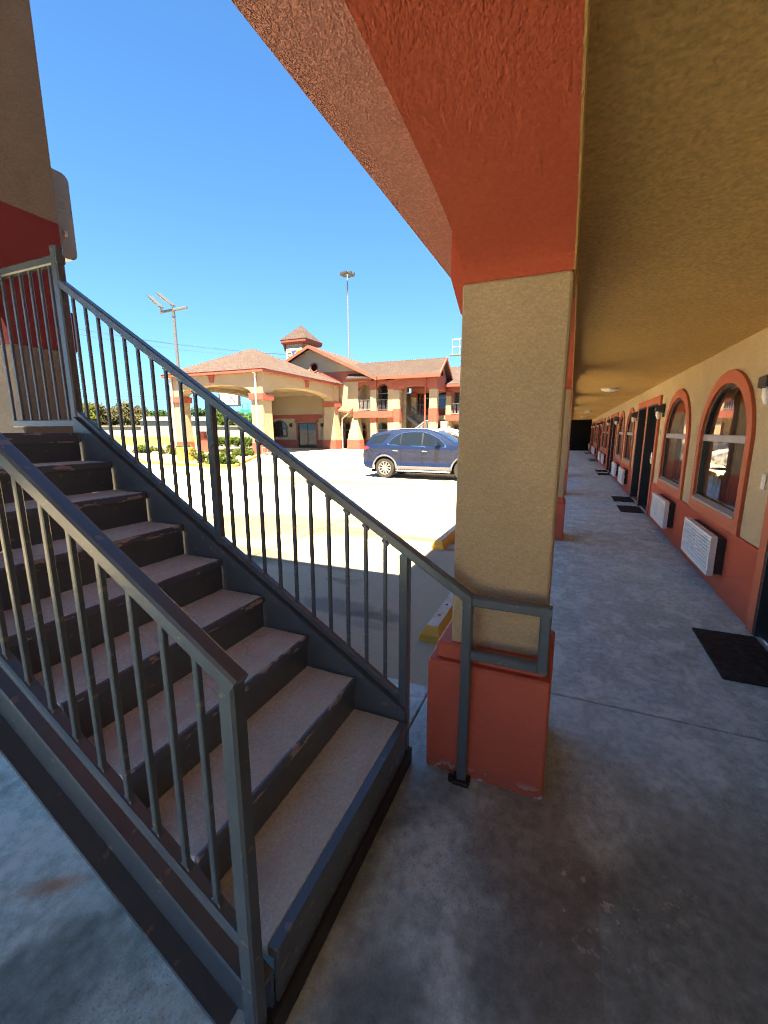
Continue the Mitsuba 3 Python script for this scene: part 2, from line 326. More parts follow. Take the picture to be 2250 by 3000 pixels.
# walkway: substrate with separately cast slabs, joints open between them
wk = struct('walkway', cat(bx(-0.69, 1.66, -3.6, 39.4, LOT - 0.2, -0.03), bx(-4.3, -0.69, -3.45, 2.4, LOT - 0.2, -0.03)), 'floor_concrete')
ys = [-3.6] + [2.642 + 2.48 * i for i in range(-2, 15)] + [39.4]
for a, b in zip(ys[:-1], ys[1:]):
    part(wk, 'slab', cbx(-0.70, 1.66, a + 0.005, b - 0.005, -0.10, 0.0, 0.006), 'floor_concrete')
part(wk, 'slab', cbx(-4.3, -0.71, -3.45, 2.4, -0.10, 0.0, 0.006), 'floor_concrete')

# ------------------------------------------------------------------ our wing of the motel
Y0, Y1 = -3.4, 39.0
COLS = [1.772 + 4.96 * i for i in range(-1, 8)]          # front faces of the column bases
PAIRS = [2.85 + 7.97 * i for i in range(0, 5)]          # centres of the door pairs
WINS = sorted([p - 2.85 for p in PAIRS] + [p + 2.85 for p in PAIRS])
WINS = [w for w in WINS if -3 < w < 38]
wing = thing('motel_wing', 'near two storey motel wing of tan stucco, its covered walkway running off at right', 'building')
def win_glass(c): return arch_poly(c, 0.76, 0.813, 1.50, 0.61)
def win_trim(c): return arch_poly(c, 0.885, 0.66, 1.50, 0.738)
doors_open = [sbox(p + s * 0.675 - 0.60, -0.01, p + s * 0.675 + 0.60, 2.13) for p in PAIRS for s in (-1, 1)]
face = sbox(Y0, 0, Y1, 2.55)
holes = unary_union([win_glass(c) for c in WINS] + doors_open)
dz = sbox(Y0, 0, Y1, 0.66)
pairbox = unary_union([sbox(p - 1.405, -0.01, p + 1.405, 2.26) for p in PAIRS])
part(wing, 'wall', ext(face.difference(holes), 'x', 1.5, 1.66), 'stucco')
for g_ in sorted(dz.difference(pairbox).geoms, key=lambda g: g.bounds[0]): part(wing, 'dado', ext(g_, 'x', 1.478, 1.5), 'stucco_red')
for c in WINS:
    w = part(wing, 'window', ext(win_trim(c).difference(win_glass(c)), 'x', 1.470, 1.502), 'trim_red')
    g = win_glass(c)
    part(w, 'frame', ext(g.difference(g.buffer(-0.035)), 'x', 1.508, 1.55), 'bronze_frame')
    part(w, 'meeting_rail', cbx(1.500, 1.55, c - 0.745, c + 0.745, 1.497, 1.575, 0.006), 'grey_alloy')
    part(w, 'sill', hull([(x, y, z) for y in (c - 0.758, c + 0.758) for x, z in ((1.462, 0.79), (1.462, 0.815), (1.512, 0.845), (1.512, 0.79))]), 'sill_grey')
    al = 0.018 if abs(c - 5.7) < 0.1 else -0.008 if abs(c - 7.97) < 0.1 else 0.005 * math.sin(c * 5)      # sashes hang a little out of true
    q = g.buffer(-0.03)
    part(w, 'pane', trimesh.Trimesh([[1.528 - al * 0.728, c - 0.728, 0.845], [1.528 + al * 0.728, c + 0.728, 0.845], [1.528 + al * 0.728, c + 0.728, 1.505], [1.528 - al * 0.728, c - 0.728, 1.505]], [[0, 1, 2], [0, 2, 3]], process=False), 'pane_glass')
    q2 = q.intersection(sbox(c - 1, 1.55, c + 1, 2.2))
    tri = trimesh.creation.triangulate_polygon(q2, engine='earcut')
    part(w, 'pane', trimesh.Trimesh(np.c_[1.522 + al * (tri[0][:, 0] - c), tri[0]], tri[1], process=False), 'pane_glass')
    for a, b in ((c - 0.84, c - 0.47), (c + 0.50, c + 0.84)):
        yy = np.linspace(a, b, 36)
        xx = 1.76 + 0.035 * np.sin((yy - a) * 62) + 0.01 * np.sin(yy * 23)
        v = np.vstack([np.c_[xx, yy, np.full(36, 0.55)], np.c_[xx, yy, np.full(36, 2.25)]])
        f = [[i, i + 1, i + 37] for i in range(35)] + [[i, i + 37, i + 36] for i in range(35)]
        part(w, 'curtain', trimesh.Trimesh(v, f, process=False), 'curtain_cloth', smooth=True)
for p in PAIRS:
    tr = sbox(p - 1.405, 0, p + 1.405, 2.26).difference(unary_union([sbox(p + s * 0.675 - 0.60, -0.1, p + s * 0.675 + 0.60, 2.13) for s in (-1, 1)]))
    part(wing, 'door_surround', ext(tr, 'x', 1.462, 1.502), 'trim_red')
    for s in (-1, 1):
        c = p + s * 0.675
        d = part(wing, 'door', cbx(1.625, 1.67, c - 0.53, c + 0.53, 0.015, 2.05, 0.004), 'door_paint')
        part(d, 'frame', ext(sbox(c - 0.6, 0.0, c + 0.6, 2.13).difference(sbox(c - 0.53, -0.1, c + 0.53, 2.05)), 'x', 1.60, 1.68), 'bronze_frame')
        part(d, 'jamb_lining', ext(sbox(c - 0.598, 0.0, c + 0.598, 2.128).difference(sbox(c - 0.565, -0.1, c + 0.565, 2.095)), 'x', 1.468, 1.598), 'door_paint')
        hy = c - s * 0.44
        part(d, 'handle', cat(cbx(1.59, 1.625, hy - 0.03, hy + 0.03, 0.93, 1.17, 0.006), bar((1.575, hy, 1.02), (1.575, hy + s * 0.13, 1.02), 0.022)), 'bright_metal')
        part(d, 'threshold', cbx(1.50, 1.70, c - 0.6, c + 0.6, -0.01, 0.014, 0.005), 'bright_metal')
part(wing, 'ceiling', bx(-0.035, 1.66, Y0, Y1, 2.5, 2.62), 'stucco_ceiling')
part(wing, 'room_shell', cat(bx(4.6, 4.8, Y0, Y1, 0, 2.5), bx(1.66, 4.8, Y0, Y1, -0.1, 0.0), bx(1.66, 4.8, Y0, Y1, 2.5, 2.62), *[bx(1.7, 4.6, p - 0.06, p + 0.06, 0, 2.5) for p in PAIRS], *[bx(1.7, 4.6, p + 3.92, p + 4.05, 0, 2.5) for p in PAIRS]), 'room_grey')
part(wing, 'end_wall', cat(bx(-0.04, 1.5, 38.9, 39.05, 0.0, 2.5)), 'void_black', label='dark doorway closing the far end of the walkway')
CX0, CX1 = -0.445, -0.035
for i, y in enumerate(COLS):
    y = float(y)
    c = part(wing, 'column', cbx(CX0, CX1, y + 0.063, y + 0.473, 0.60, 2.2, 0.008), 'stucco')
    part(c, 'base_block', jitter(trimesh.Trimesh(*trimesh.remesh.subdivide_to_size(*(lambda m: (m.vertices, m.faces))(cbx(-0.54, 0.003, y, y + 0.545, -0.02, 0.57, 0.010)), 0.12), process=False), 0.002, 6, i), 'base_red')
    part(c, 'base_cap', cbx(-0.508, -0.022, y + 0.034, y + 0.51, 0.565, 0.648, 0.010), 'base_red')
    part(c, 'bracket', hull([(x, yy, z) for yy in (y + 0.10, y + 0.44) for x, z in ((CX0, 2.10), (-0.46, 2.10), (-0.505, 2.24), (-0.505, 2.412), (CX0, 2.412))]), 'stucco_red')
for a, b in zip(COLS[:-1], COLS[1:]):
    lo, hi = a + 0.473, b + 0.063
    cc, hf = (lo + hi) / 2, (hi - lo) / 2
    curve = [(hi, 2.2 - 0.0)] + arch_pts(cc, hf, 2.2, 0.222, 40, 2.7)[::-1] + [(lo, 2.2)]
    pol = Polygon([(a + 0.268, 2.2)] + [(lo, 2.2)] + arch_pts(cc, hf, 2.2, 0.222, 40, 2.7)[1:-1] + [(hi, 2.2), (b + 0.268, 2.2), (b + 0.268, 3.06), (a + 0.268, 3.06)])
    part(wing, 'arch_beam', ext(pol, 'x', CX0, CX1), 'stucco_red', smooth=30)
    part(wing, 'beam_lining', ext(pol.intersection(sbox(-50, 2.0, 60, 2.499)), 'x', CX1, CX1 + 0.006), 'stucco_ceiling')
part(wing, 'band_soffit', bx(-0.655, CX0 - 0.002, Y0, 39.0, 2.424, 2.44), 'stucco_pink', label='faded pinkish stucco underside of the projecting red band')
part(wing, 'fascia_band', bx(-0.66, CX0 - 0.001, Y0, 39.0, 2.44, 3.06), 'stucco_red')
part(wing, 'floor_deck', bx(CX1, 4.8, Y0, Y1, 2.62, 3.06), 'beige_plaster')
# upper storey and roof (mostly above the frame; they throw the shade)
part(wing, 'upper_wall', bx(1.5, 1.7, Y0, Y1, 3.06, 5.75), 'stucco')
part(wing, 'upper_column', cat(*[cbx(CX0, CX1, y + 0.063, y + 0.473, 3.06, 5.3, 0.008) for y in COLS]), 'stucco', kind='stuff')
part(wing, 'upper_beam', bx(CX0, CX1, Y0, Y1, 5.3, 5.75), 'stucco_red')
part(wing, 'roof', hull([(x, y, z) for y in (Y0 - 0.5, Y1) for x, z in ((-1.00, 5.75), (-1.00, 5.93), (4.5, 7.9), (9.0, 5.93), (9.0, 5.75))]), 'shingle')
part(wing, 'back_wall', bx(8.4, 8.6, Y0, Y1, 0, 5.75), 'stucco')
part(wing, 'side_wall', bx(1.5, 8.4, Y0 - 0.2, Y0, 0, 5.75), 'stucco')
# stair tower: outer column, arched beam and wall, shade painted into their stucco
TX0, TX1 = -3.91, -3.50
for y in (-3.15, 1.79):
    part(wing, 'tower_column', cbx(TX0, TX1, y, y + 0.41, -0.02, 2.2, 0.008), 'stucco_shaded')
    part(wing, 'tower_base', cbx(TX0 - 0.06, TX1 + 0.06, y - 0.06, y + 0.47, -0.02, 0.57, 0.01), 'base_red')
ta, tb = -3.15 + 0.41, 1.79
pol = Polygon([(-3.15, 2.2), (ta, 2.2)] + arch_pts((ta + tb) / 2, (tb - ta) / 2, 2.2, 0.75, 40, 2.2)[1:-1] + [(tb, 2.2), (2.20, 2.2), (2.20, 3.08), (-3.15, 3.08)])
part(wing, 'tower_beam', ext(pol, 'x', TX0, TX1), 'stucco_red_shaded', smooth=30, label='red arched beam of the stair tower, shade painted into its colour')
part(wing, 'tower_bracket', hull([(x, y, z) for x in (-3.82, -3.56) for y, z in ((2.20, 2.16), (2.215, 2.16), (2.27, 2.24), (2.27, 2.50), (2.20, 2.50))]), 'stucco_red_shaded')
part(wing, 'tower_wall', cat(bx(TX0, TX1, -3.15, 2.20, 3.08, 5.75), bx(TX0, TX1, 1.79, 2.20, 5.75, 5.95), bx(TX0, TX1, -3.15, -2.74, 5.75, 5.95)), 'stucco_shaded')
part(wing, 'tower_roof', hull([(x, y, z) for y in (-3.9, 2.44) for x, z in ((-4.55, 5.95), (-4.55, 6.10), (2.0, 6.5), (2.0, 5.95))]), 'shingle')

eb = thing('equipment_box', 'rounded grey green metal box on the outer side of the left pillar', 'box')
part(eb, 'casing', trimesh.Trimesh(*(lambda m: (m.vertices, m.faces))(ext(sbox(2.205, 2.90, 2.375, 3.49).buffer(-0.05).buffer(0.05, 8), 'x', -3.80, -3.60)), process=False), 'box_green', smooth=35)
eb_rim = sbox(2.205, 2.90, 2.372, 3.492).buffer(-0.05).buffer(0.052, 8)
part(eb, 'latch', cbx(-3.602, -3.585, 2.29, 2.315, 3.05, 3.09, 0.004), 'sign_white')
for z in (3.22, 3.30): part(eb, 'rib', cbx(-3.602, -3.594, 2.212, 2.36, z, z + 0.012, 0.003), 'box_green')

# ------------------------------------------------------------------ the stair
st = thing('staircase', 'dark painted steel staircase with concrete treads rising left to a landing', 'staircase')
SX, RUN, RISE, ZT = -0.610, 0.268, 0.168, 0.262
YN, YF = 0.70, 1.70
for i in range(8):
    x1 = SX - RUN * i; z1 = ZT + RISE * i
    m = cbx(x1 - RUN - 0.022, x1 - (0.036 if i == 0 else 0.010), YN + 0.009, YF - 0.009, z1 - 0.042, z1, 0.004)
    m = trimesh.Trimesh(*trimesh.remesh.subdivide_to_size(m.vertices, m.faces, 0.05), process=False)
    t = part(st, 'tread', jitter(m, 0.0025, 9, i), 'tread_concrete')
    nz = trimesh.Trimesh(*trimesh.remesh.subdivide_to_size(*(lambda m: (m.vertices, m.faces))(cbx(x1 - (0.037 if i == 0 else 0.014), x1, YN + 0.009, YF - 0.009, z1 - 0.034, z1 + 0.002, 0.003)), 0.03), process=False)
    part(t, 'nosing', jitter(nz, 0.0012 if i else 0.0003, 28, i + 40), 'nosing_paint' if i else 'steel_paint')
    zb = z1 - RISE + 0.002 if i else 0.085
    part(st, 'riser', bx(x1 - 0.017, x1 - 0.008, YN + 0.009, YF - 0.009, zb, z1 - 0.034), 'steel_paint')
part(st, 'toe_angle', cat(cbx(-0.640, -0.606, YN - 0.05, YF + 0.06, 0.0, 0.085, 0.004), cbx(-0.690, -0.640, YN, YF, 0.0, 0.03, 0.004)), 'black_metal')
xt = SX - RUN * 8
def sloped(x0, z0, m, depth, xa, xb):
    """parallelogram in (x, z): top edge through (x0, z0) with slope m up towards -x"""
    f = lambda x: z0 + m * (x0 - x)
    return Polygon([(xa, f(xa)), (xb, f(xb)), (xb, f(xb) - depth), (xa, f(xa) - depth)]).intersection(sbox(-9, 0.0, 9, 9))
for yw, sgn, x0, z0, m in ((YN, -1, -0.69, 0.25, 0.652), (YF, 1, -0.64, 0.32, 0.640)):
    xe = -0.625
    web = sloped(x0, z0, m, 0.305, xe, -2.80)
    s = part(st, 'stringer', ext(web, 'y', *sorted((yw, yw + sgn * 0.009))), 'steel_paint')
    part(s, 'flange', ext(sloped(x0, z0 + 0.0005, m, 0.016, xe, -2.80), 'y', *sorted((yw + sgn * 0.009, yw + sgn * 0.066))), 'steel_paint')
    part(s, 'flange', ext(sloped(x0, z0 - 0.289, m, 0.0165, xe, -2.80), 'y', *sorted((yw + sgn * 0.009, yw + sgn * 0.066))), 'steel_paint')
part(st, 'landing', cbx(-3.46, xt - 0.01, -0.55, YF + 0.07, ZT + RISE * 8 - 0.055, ZT + RISE * 8 - 0.002, 0.004), 'tread_concrete')
part(st, 'landing_nosing', cbx(xt - 0.016, xt, YN + 0.009, YF - 0.009, ZT + RISE * 8 - 0.058, ZT + RISE * 8 + 0.002, 0.003), 'nosing_paint')
part(st, 'landing_beam', cat(bx(-3.46, xt - 0.02, YF + 0.01, YF + 0.075, 1.30, 1.55), bx(-3.46, xt - 0.02, -0.55, -0.49, 1.30, 1.55), bx(xt - 0.06, xt - 0.01, -0.55, 0.63, 1.30, 1.55)), 'steel_paint')
part(st, 'riser', bx(xt - 0.012, xt - 0.004, YN + 0.009, YF - 0.009, ZT + RISE * 7, ZT + RISE * 8 - 0.058), 'steel_paint')
for yr, sgn, zr, mr, zbm, xpost in ((0.648, -1, 1.092, 0.648, 0.352, -0.645), (1.742, 1, 1.080, 0.641, 0.345, -0.645)):
    def zr_(x): return zr + mr * (xpost - x)
    def zb_(x): return zbm + 0.640 * (xpost - x)
    r = part(st, 'railing', bar((xpost + 0.022 if sgn < 0 else -0.350, yr, zr_(xpost + 0.022) if sgn < 0 else zr_(-0.350) + 0.02), (-2.84, yr, zr_(-2.84)), 0.046, 0.044), 'steel_paint',
             label='handrail and balusters of the near stair side' if sgn < 0 else 'handrail and balusters of the far stair side, looped at its foot')
    part(r, 'post', bar((xpost, yr, 0.0), (xpost, yr, zr_(xpost) - 0.01), 0.046), 'steel_paint')
    part(r, 'bottom_rail', bar((xpost - 0.02, yr, zb_(xpost - 0.02)), (-2.80, yr, zb_(-2.80)), 0.036, 0.032), 'steel_paint')
    part(r, 'post', bar((-1.735, yr, zb_(-1.735) - 0.14), (-1.735, yr, zr_(-1.735)), 0.044), 'steel_paint')
    for j in range(21):
        x = -0.744 - 0.0992 * j
        if abs(x + 1.735) < 0.04: continue
        part(r, 'baluster', cat(bar((x, yr, zb_(x) + 0.008), (x, yr, zr_(x) - 0.012), 0.0165), *[hull([(x + a * 0.015, yr + b * 0.014, z0 + c_ * 0.008 - 0.62 * a * 0.015) for a in (-1, 1) for b in (-0.6, 0.6) for c_ in (-1, 0.2)] + [(x, yr, z0 + s_ * 0.016)]) for z0, s_ in ((zb_(x) + 0.017, 1), (zr_(x) - 0.024, -1))]), 'steel_paint')
    if sgn > 0:
        z2 = zr_(-0.350) + 0.012
        loop = [(-0.352, 0.0), (-0.352, z2), (-0.036, z2 + 0.002), (-0.036, 0.655), (-0.352, 0.652)]
        part(r, 'post', bar((-0.352, yr, 0.0), (-0.352, yr, z2 + 0.022), 0.044), 'steel_paint')
        part(r, 'foot_plate', cat(cbx(-0.39, -0.314, yr - 0.04, yr + 0.025, 0.0, 0.02, 0.003), rod((-0.40, yr - 0.02, 0.0), (-0.40, yr - 0.02, 0.03), 0.012)), 'black_metal')
        part(r, 'loop_bar', bar((-0.330, yr, z2), (-0.014, yr, z2 + 0.001), 0.044), 'steel_paint')
        part(r, 'loop_bar', bar((-0.036, yr, z2 + 0.021), (-0.036, yr, 0.635), 0.0435), 'steel_paint')
        part(r, 'loop_bar', bar((-0.330, yr, 0.653), (-0.058, yr, 0.653), 0.042), 'steel_paint')
r = part(st, 'railing', bar((-2.79, 1.742, 2.595), (-3.495, 1.742, 2.595), 0.05, 0.05), 'steel_paint', label='level guard railing along the landing')
part(r, 'post', bar((-2.822, 1.742, 1.30), (-2.822, 1.742, 2.665), 0.052), 'steel_paint')
part(r, 'bottom_rail', bar((-2.80, 1.742, 1.665), (-3.495, 1.742, 1.665), 0.036, 0.045), 'steel_paint')
for j in range(7):
    x = -2.905 - 0.0985 * j
    part(r, 'baluster', bar((x, 1.742, 1.68), (x, 1.742, 2.58), 0.0165), 'steel_paint')

# ------------------------------------------------------------------ fixtures along the walkway
def nth(i): return ('first', 'second', 'third', 'fourth', 'fifth', 'sixth', 'seventh', 'eighth', 'ninth', 'tenth', 'eleventh', 'twelfth')[i - 1]
def make_ac(c, label, group=None):
    a = thing('wall_air_conditioner', label, 'air conditioner', group or 'white air conditioners under the walkway windows')
    part(a, 'sleeve', bx(1.40, 1.4785, c - 0.525, c + 0.525, 0.215, 0.575), 'black_metal')
    part(a, 'grille_frame', ext(sbox(c - 0.54, 0.195, c + 0.54, 0.595).difference(sbox(c - 0.505, 0.225, c + 0.505, 0.565)), 'x', 1.345, 1.40), 'cream_plastic')
    part(a, 'back_plate', bx(1.392, 1.40, c - 0.505, c + 0.505, 0.225, 0.565), 'void_black')
    for j in range(10):
        z = 0.232 + j * 0.0336
        part(a, 'slat', hull([(x, y, zz) for y in (c - 0.505, c + 0.505) for x, zz in ((1.350, z), (1.350, z + 0.016), (1.362, z + 0.018), (1.362, z + 0.002))]), 'white_plastic')
    part(a, 'divider', bx(1.352, 1.39, c - 0.009, c + 0.009, 0.226, 0.564), 'cream_plastic')
    return a
ac_labels = {5.7: 'white louvred air conditioner under the nearest arched window at right', 7.97: 'white louvred air conditioner under the second arched window from the right', 13.67: 'small white air conditioner just beyond the first pair of dark doors', 15.94: 'small white air conditioner, second one beyond the first pair of dark doors'}
for c in WINS:
    if c > 3:
        lab = next((v for q, v in ac_labels.items() if abs(q - c) < 0.1), None)
        make_ac(c - 0.14, lab or f'{nth(sum(1 for w in WINS if 3 < w <= c))} white air conditioner along the walkway wall from the near end, a tiny pale square')
def make_mat(p, s, label, group=None):
    c = p + s * 0.80 if p < 5 else p + s * 0.72
    a = 0.40
    m = ext(sbox(1.045, c - a, 1.46, c + a).buffer(-0.01).buffer(0.01), 'z', 0.001, 0.013)
    solo('doormat', m, 'mat_rubber', label, 'doormat', group or 'black doormats along the walkway')
names = {(0, 1): 'black rubber doormat nearest, at the right edge of the picture', (0, -1): 'black doormat of which only a corner shows at the lower right edge', (1, -1): 'black doormat, nearer one of the first pair along the walkway', (1, 1): 'black doormat, farther one of the first pair along the walkway', (2, -1): 'black doormat, nearer one of the second pair along the walkway', (2, 1): 'black doormat, farther one of the second pair along the walkway'}
for i, p in enumerate(PAIRS):
    for s in (-1, 1):
        far = (i, s) not in names
        make_mat(p, s, names.get((i, s), f'{nth(2 * i + (1 if s < 0 else 2))} doormat along the walkway from the near end, a tiny dark sliver'))
def make_lamp(y, label, group=None):
    a = thing('wall_lamp', label, 'wall lamp', group or 'black wall lamps beside the doors')
    part(a, 'back_plate', cbx(1.478, 1.5, y - 0.06, y + 0.06, 1.86, 2.08, 0.006), 'black_metal')
    part(a, 'hood', hull([(1.48, y - 0.10, 1.93), (1.48, y + 0.10, 1.93), (1.48, y - 0.10, 2.09), (1.48, y + 0.10, 2.09), (1.36, y - 0.08, 2.04), (1.36, y + 0.08, 2.04), (1.36, y - 0.08, 1.96), (1.36, y + 0.08, 1.96)]), 'black_metal')
    g = trimesh.creation.revolve([(0.001, -0.13), (0.022, -0.125), (0.042, -0.07), (0.045, 0.0), (0.001, 0.0)], sections=14)
    g.apply_translation((1.415, y, 1.952))
    part(a, 'glass_shade', g, 'lamp_glass', smooth=True)
lamp_names = {(0, 1): 'black wall lamp with pale shade at the right edge, right of the nearest arched window', (1, -1): 'black wall lamp with pale shade just right of the first door pair', (1, 1): 'black wall lamp with pale shade just left of the first door pair'}
for i, p in enumerate(PAIRS):
    for s in (-1, 1):
        if p + s * 1.69 < 3: continue
        far = (i, s) not in lamp_names
        make_lamp(p + s * (1.685 if i else 1.56), lamp_names.get((i, s), f'{nth(2 * i + (0 if s < 0 else 1))} wall lamp along the walkway wall from the near end, a tiny black speck'))
k = thing('outlet_cover', 'small grey outlet cover on tan wall right of the nearest window', 'outlet cover')
part(k, 'plate', cbx(1.488, 1.5, 4.43, 4.51, 1.14, 1.27, 0.003), 'plate_steel')
for z in (1.175, 1.222): part(k, 'socket', cbx(1.485, 1.489, 4.455, 4.485, z, z + 0.028, 0.001), 'cream_plastic')
for i, (p, s) in enumerate(((PAIRS[1], -1), (PAIRS[1], 1))):
    solo('number_plate', cbx(1.494, 1.5, p + s * 1.55 - 0.05, p + s * 1.55 + 0.05, 1.55, 1.62, 0.001), 'galvanised', ('small grey plate on the wall right of the first door pair', 'small grey plate on the wall left of the first door pair')[i], 'plate')
for i, (x, y) in enumerate(((0.69, 10.5), (0.63, 21.9), (0.66, 30.5))):
    k = thing('ceiling_light', ('round white flush light on the walkway ceiling, the nearest one', 'small flush light farther down the walkway ceiling', 'tiny flush light at the far end of the walkway ceiling')[i], 'ceiling light', 'flush lights on the walkway ceiling')
    g = trimesh.creation.revolve([(0.001, -0.06), (0.10, -0.052), (0.155, -0.025), (0.165, 0.0), (0.001, 0.0)], sections=24); g.apply_translation((x, y, 2.5 - 0.012))
    part(k, 'diffuser', g, 'lamp_glass', smooth=True)
    g = trimesh.creation.cylinder(radius=0.18, height=0.012, sections=24); g.apply_translation((x, y, 2.494))
    part(k, 'ring', g, 'cream_plastic')

def make_stop(x, y, L, label, dx=0.0):
    k = thing('wheel_stop', label, 'wheel stop', 'yellow painted concrete wheel stops')
    prof = [(-0.10, LOT), (0.10, LOT), (0.085, LOT + 0.06), (0.05, LOT + 0.125), (-0.045, LOT + 0.125), (-0.085, LOT + 0.06)]
    m = hull([(x + a, yy + (0.06 if c > LOT + 0.1 and yy == y else -0.06 if c > LOT + 0.1 else 0), c) for a, c in prof for yy in (y, y + L)])
    part(k, 'block', m, 'stop_concrete')
    for t in (0.16, 0.30): part(k, 'bolt', rod((x, y + t * L, LOT + 0.12), (x, y + t * L, LOT + 0.128), 0.014), 'black_metal')
make_stop(-0.955, 3.18, 1.8, 'yellow concrete wheel stop in the shade beside the near column')
make_stop(-1.70, 5.95, 1.8, 'yellow concrete wheel stop half in the sun, left of the tan column')
for y, w in ((15.6, 'dark blue car'), (18.75, 'white car'), (21.5, 'nearer silver car'), (24.3, 'farther silver car')):
    make_stop(-1.70, y - 0.9, 1.8, f'yellow wheel stop before the nose of the {w}, hidden behind the column')

# ------------------------------------------------------------------ cars
def densify(poly, step):
    c = np.array(poly.exterior.coords)[:-1]
    out = []
    for a, b in zip(c, np.roll(c, -1, 0)):
        n = max(1, int(np.linalg.norm(b - a) / step))
        out += [a + (b - a) * i / n for i in range(n)]
    return np.array(out)
def fill(poly, step):
    """interior and boundary points of a polygon, Delaunay triangulated"""
    bd = densify(poly, step)
    x0, y0, x1, y1 = poly.bounds
    gx, gy = np.meshgrid(np.arange(x0 + step / 2, x1, step), np.arange(y0 + step / 2, y1, step))
    g = np.c_[gx.ravel(), gy.ravel()]
    inner = poly.buffer(-step * 0.45)
    if not inner.is_empty: g = g[shapely.contains_xy(inner, g[:, 0], g[:, 1])]
    else: g = g[:0]
    pts = np.vstack([bd, g])
    tri = Delaunay(pts).simplices
    ce = pts[tri].mean(1)
    tri = tri[shapely.contains_xy(poly, ce[:, 0], ce[:, 1])]
    return pts, tri
def smooth_curve(pts, n=3):
    p = np.array(pts, float)
    for _ in range(n):
        q = [p[0]]
        for a, b in zip(p[:-1], p[1:]): q += [0.75 * a + 0.25 * b, 0.25 * a + 0.75 * b]
        p = np.array(q + [p[-1]])
    return p
class Car:
    def __init__(s, top, L, wheel_x, wr, belt, hw, roof_in, sill):
        s.top = smooth_curve(top, 2); s.L, s.wx, s.wr, s.belt, s.hw, s.roof_in, s.sill = L, wheel_x, wr, belt, hw, roof_in, sill
        s.zmax = s.top[:, 1].max()
    def side(s, x, z):
        w = np.full_like(x, s.hw)
        w = w - s.roof_in * np.clip((z - s.belt) / (s.zmax - s.belt), 0, 1) ** 1.15
        w = w - 0.26 * np.clip((x - (s.L - 0.75)) / 0.75, 0, 1) ** 2.2 - 0.15 * np.clip((0.6 - x) / 0.6, 0, 1) ** 2.2
        w = w + 0.022 * np.exp(-((z - s.belt + 0.12) / 0.07) ** 2) - 0.035 * np.exp(-((z - 0.62) / 0.14) ** 2) - 0.03 * np.clip((0.42 - z) / 0.15, 0, 1)
        for cx in s.wx:
            r = np.hypot(x - cx, z - s.wr)
            w = w + 0.028 * np.exp(-((r - s.wr - 0.06) / 0.10) ** 2) * (z < s.belt - 0.1)
        return w
    def patch(s, poly, off, step=0.06, sgn=-1):
        p, t = fill(poly, step)
        y = s.side(p[:, 0], p[:, 1]) + off
        v = np.c_[p[:, 0], sgn * y, p[:, 1]]
        return trimesh.Trimesh(v, t if sgn < 0 else t[:, ::-1], process=False)
    def both(s, poly, off, step=0.06): return cat(s.patch(poly, off, step, -1), s.patch(poly, off, step, 1))
    def ribbon(s, x0, x1, off=0.0, v0=-1.0, v1=1.0, n=17, zlo=-9.0):
        c = np.array([q for q in s.top if x0 <= q[0] <= x1 and q[1] >= zlo])
        tan = np.gradient(c, axis=0); nrm = np.c_[-tan[:, 1], tan[:, 0]]; nrm /= np.linalg.norm(nrm, axis=1, keepdims=True)
        vv = np.linspace(v0, v1, n)
        w = s.side(c[:, 0], c[:, 1])
        bul = 0.035 * (1 - vv ** 2)
        X = c[:, :1] + nrm[:, :1] * (bul + off); Z = c[:, 1:] + nrm[:, 1:] * (bul + off)
        Y = w[:, None] * vv[None]
        v = np.stack([X, Y, Z], -1).reshape(-1, 3)
        i, j = np.meshgrid(np.arange(len(c) - 1), np.arange(n - 1), indexing='ij')
        a = (i * n + j).ravel()
        return trimesh.Trimesh(v, np.vstack([np.c_[a, a + n + 1, a + n], np.c_[a, a + 1, a + n + 1]]), process=False)
    def outline(s, arch=0.065):
        b = np.array([[s.L - 0.30, s.sill - 0.02], [0.30, s.sill]])
        P = Polygon(np.vstack([s.top, b])).buffer(0)
        for cx in s.wx: P = P.difference(Point(cx, s.wr).buffer(s.wr + arch, 20)).difference(sbox(cx - s.wr - arch, -1, cx + s.wr + arch, s.wr))
        P = max(getattr(P, 'geoms', [P]), key=lambda g: g.area)
        return P
def wheel(r, w, spokes):
    prof = [(r * 0.66, -w / 2), (r * 0.93, -w / 2), (r, -w / 2 + 0.035), (r, w / 2 - 0.035), (r * 0.93, w / 2), (r * 0.66, w / 2), (r * 0.64, 0.0), (r * 0.66, -w / 2)]
    tyre = trimesh.creation.revolve(prof, sections=40)
    rim = [trimesh.creation.revolve([(r * 0.60, -w / 2 + 0.01), (r * 0.67, -w / 2 + 0.002), (r * 0.67, w / 2 - 0.02), (r * 0.60, w / 2 - 0.03), (r * 0.60, -w / 2 + 0.01)], sections=40)]
    for i in range(spokes):
        a = 2 * math.pi * i / spokes
        m = hull([(r * 0.10, yy * 0.020, z) for yy in (-1, 1) for z in (-w / 2 + 0.02, -w / 2 + 0.06)] + [(r * 0.62, yy * 0.026, z) for yy in (-1, 1) for z in (-w / 2 + 0.015, -w / 2 + 0.05)])
        m.apply_transform(trimesh.transformations.rotation_matrix(a, (0, 0, 1)))
        rim.append(m)
    hub = trimesh.creation.cylinder(radius=r * 0.17, height=0.05, sections=20); hub.apply_translation((0, 0, -w / 2 + 0.03)); rim.append(hub)
    disc = trimesh.creation.cylinder(radius=r * 0.60, height=0.02, sections=30); disc.apply_translation((0, 0, 0.0))
    out = []
    for m in (tyre, cat(*rim), disc):
        m = m.copy(); m.apply_transform(trimesh.transformations.rotation_matrix(-math.pi / 2, (1, 0, 0)))   # local -z becomes -y ... outward face at -y
        out.append(m)
    return out
def place(m, to):
    return {**m, 'to_world': to}
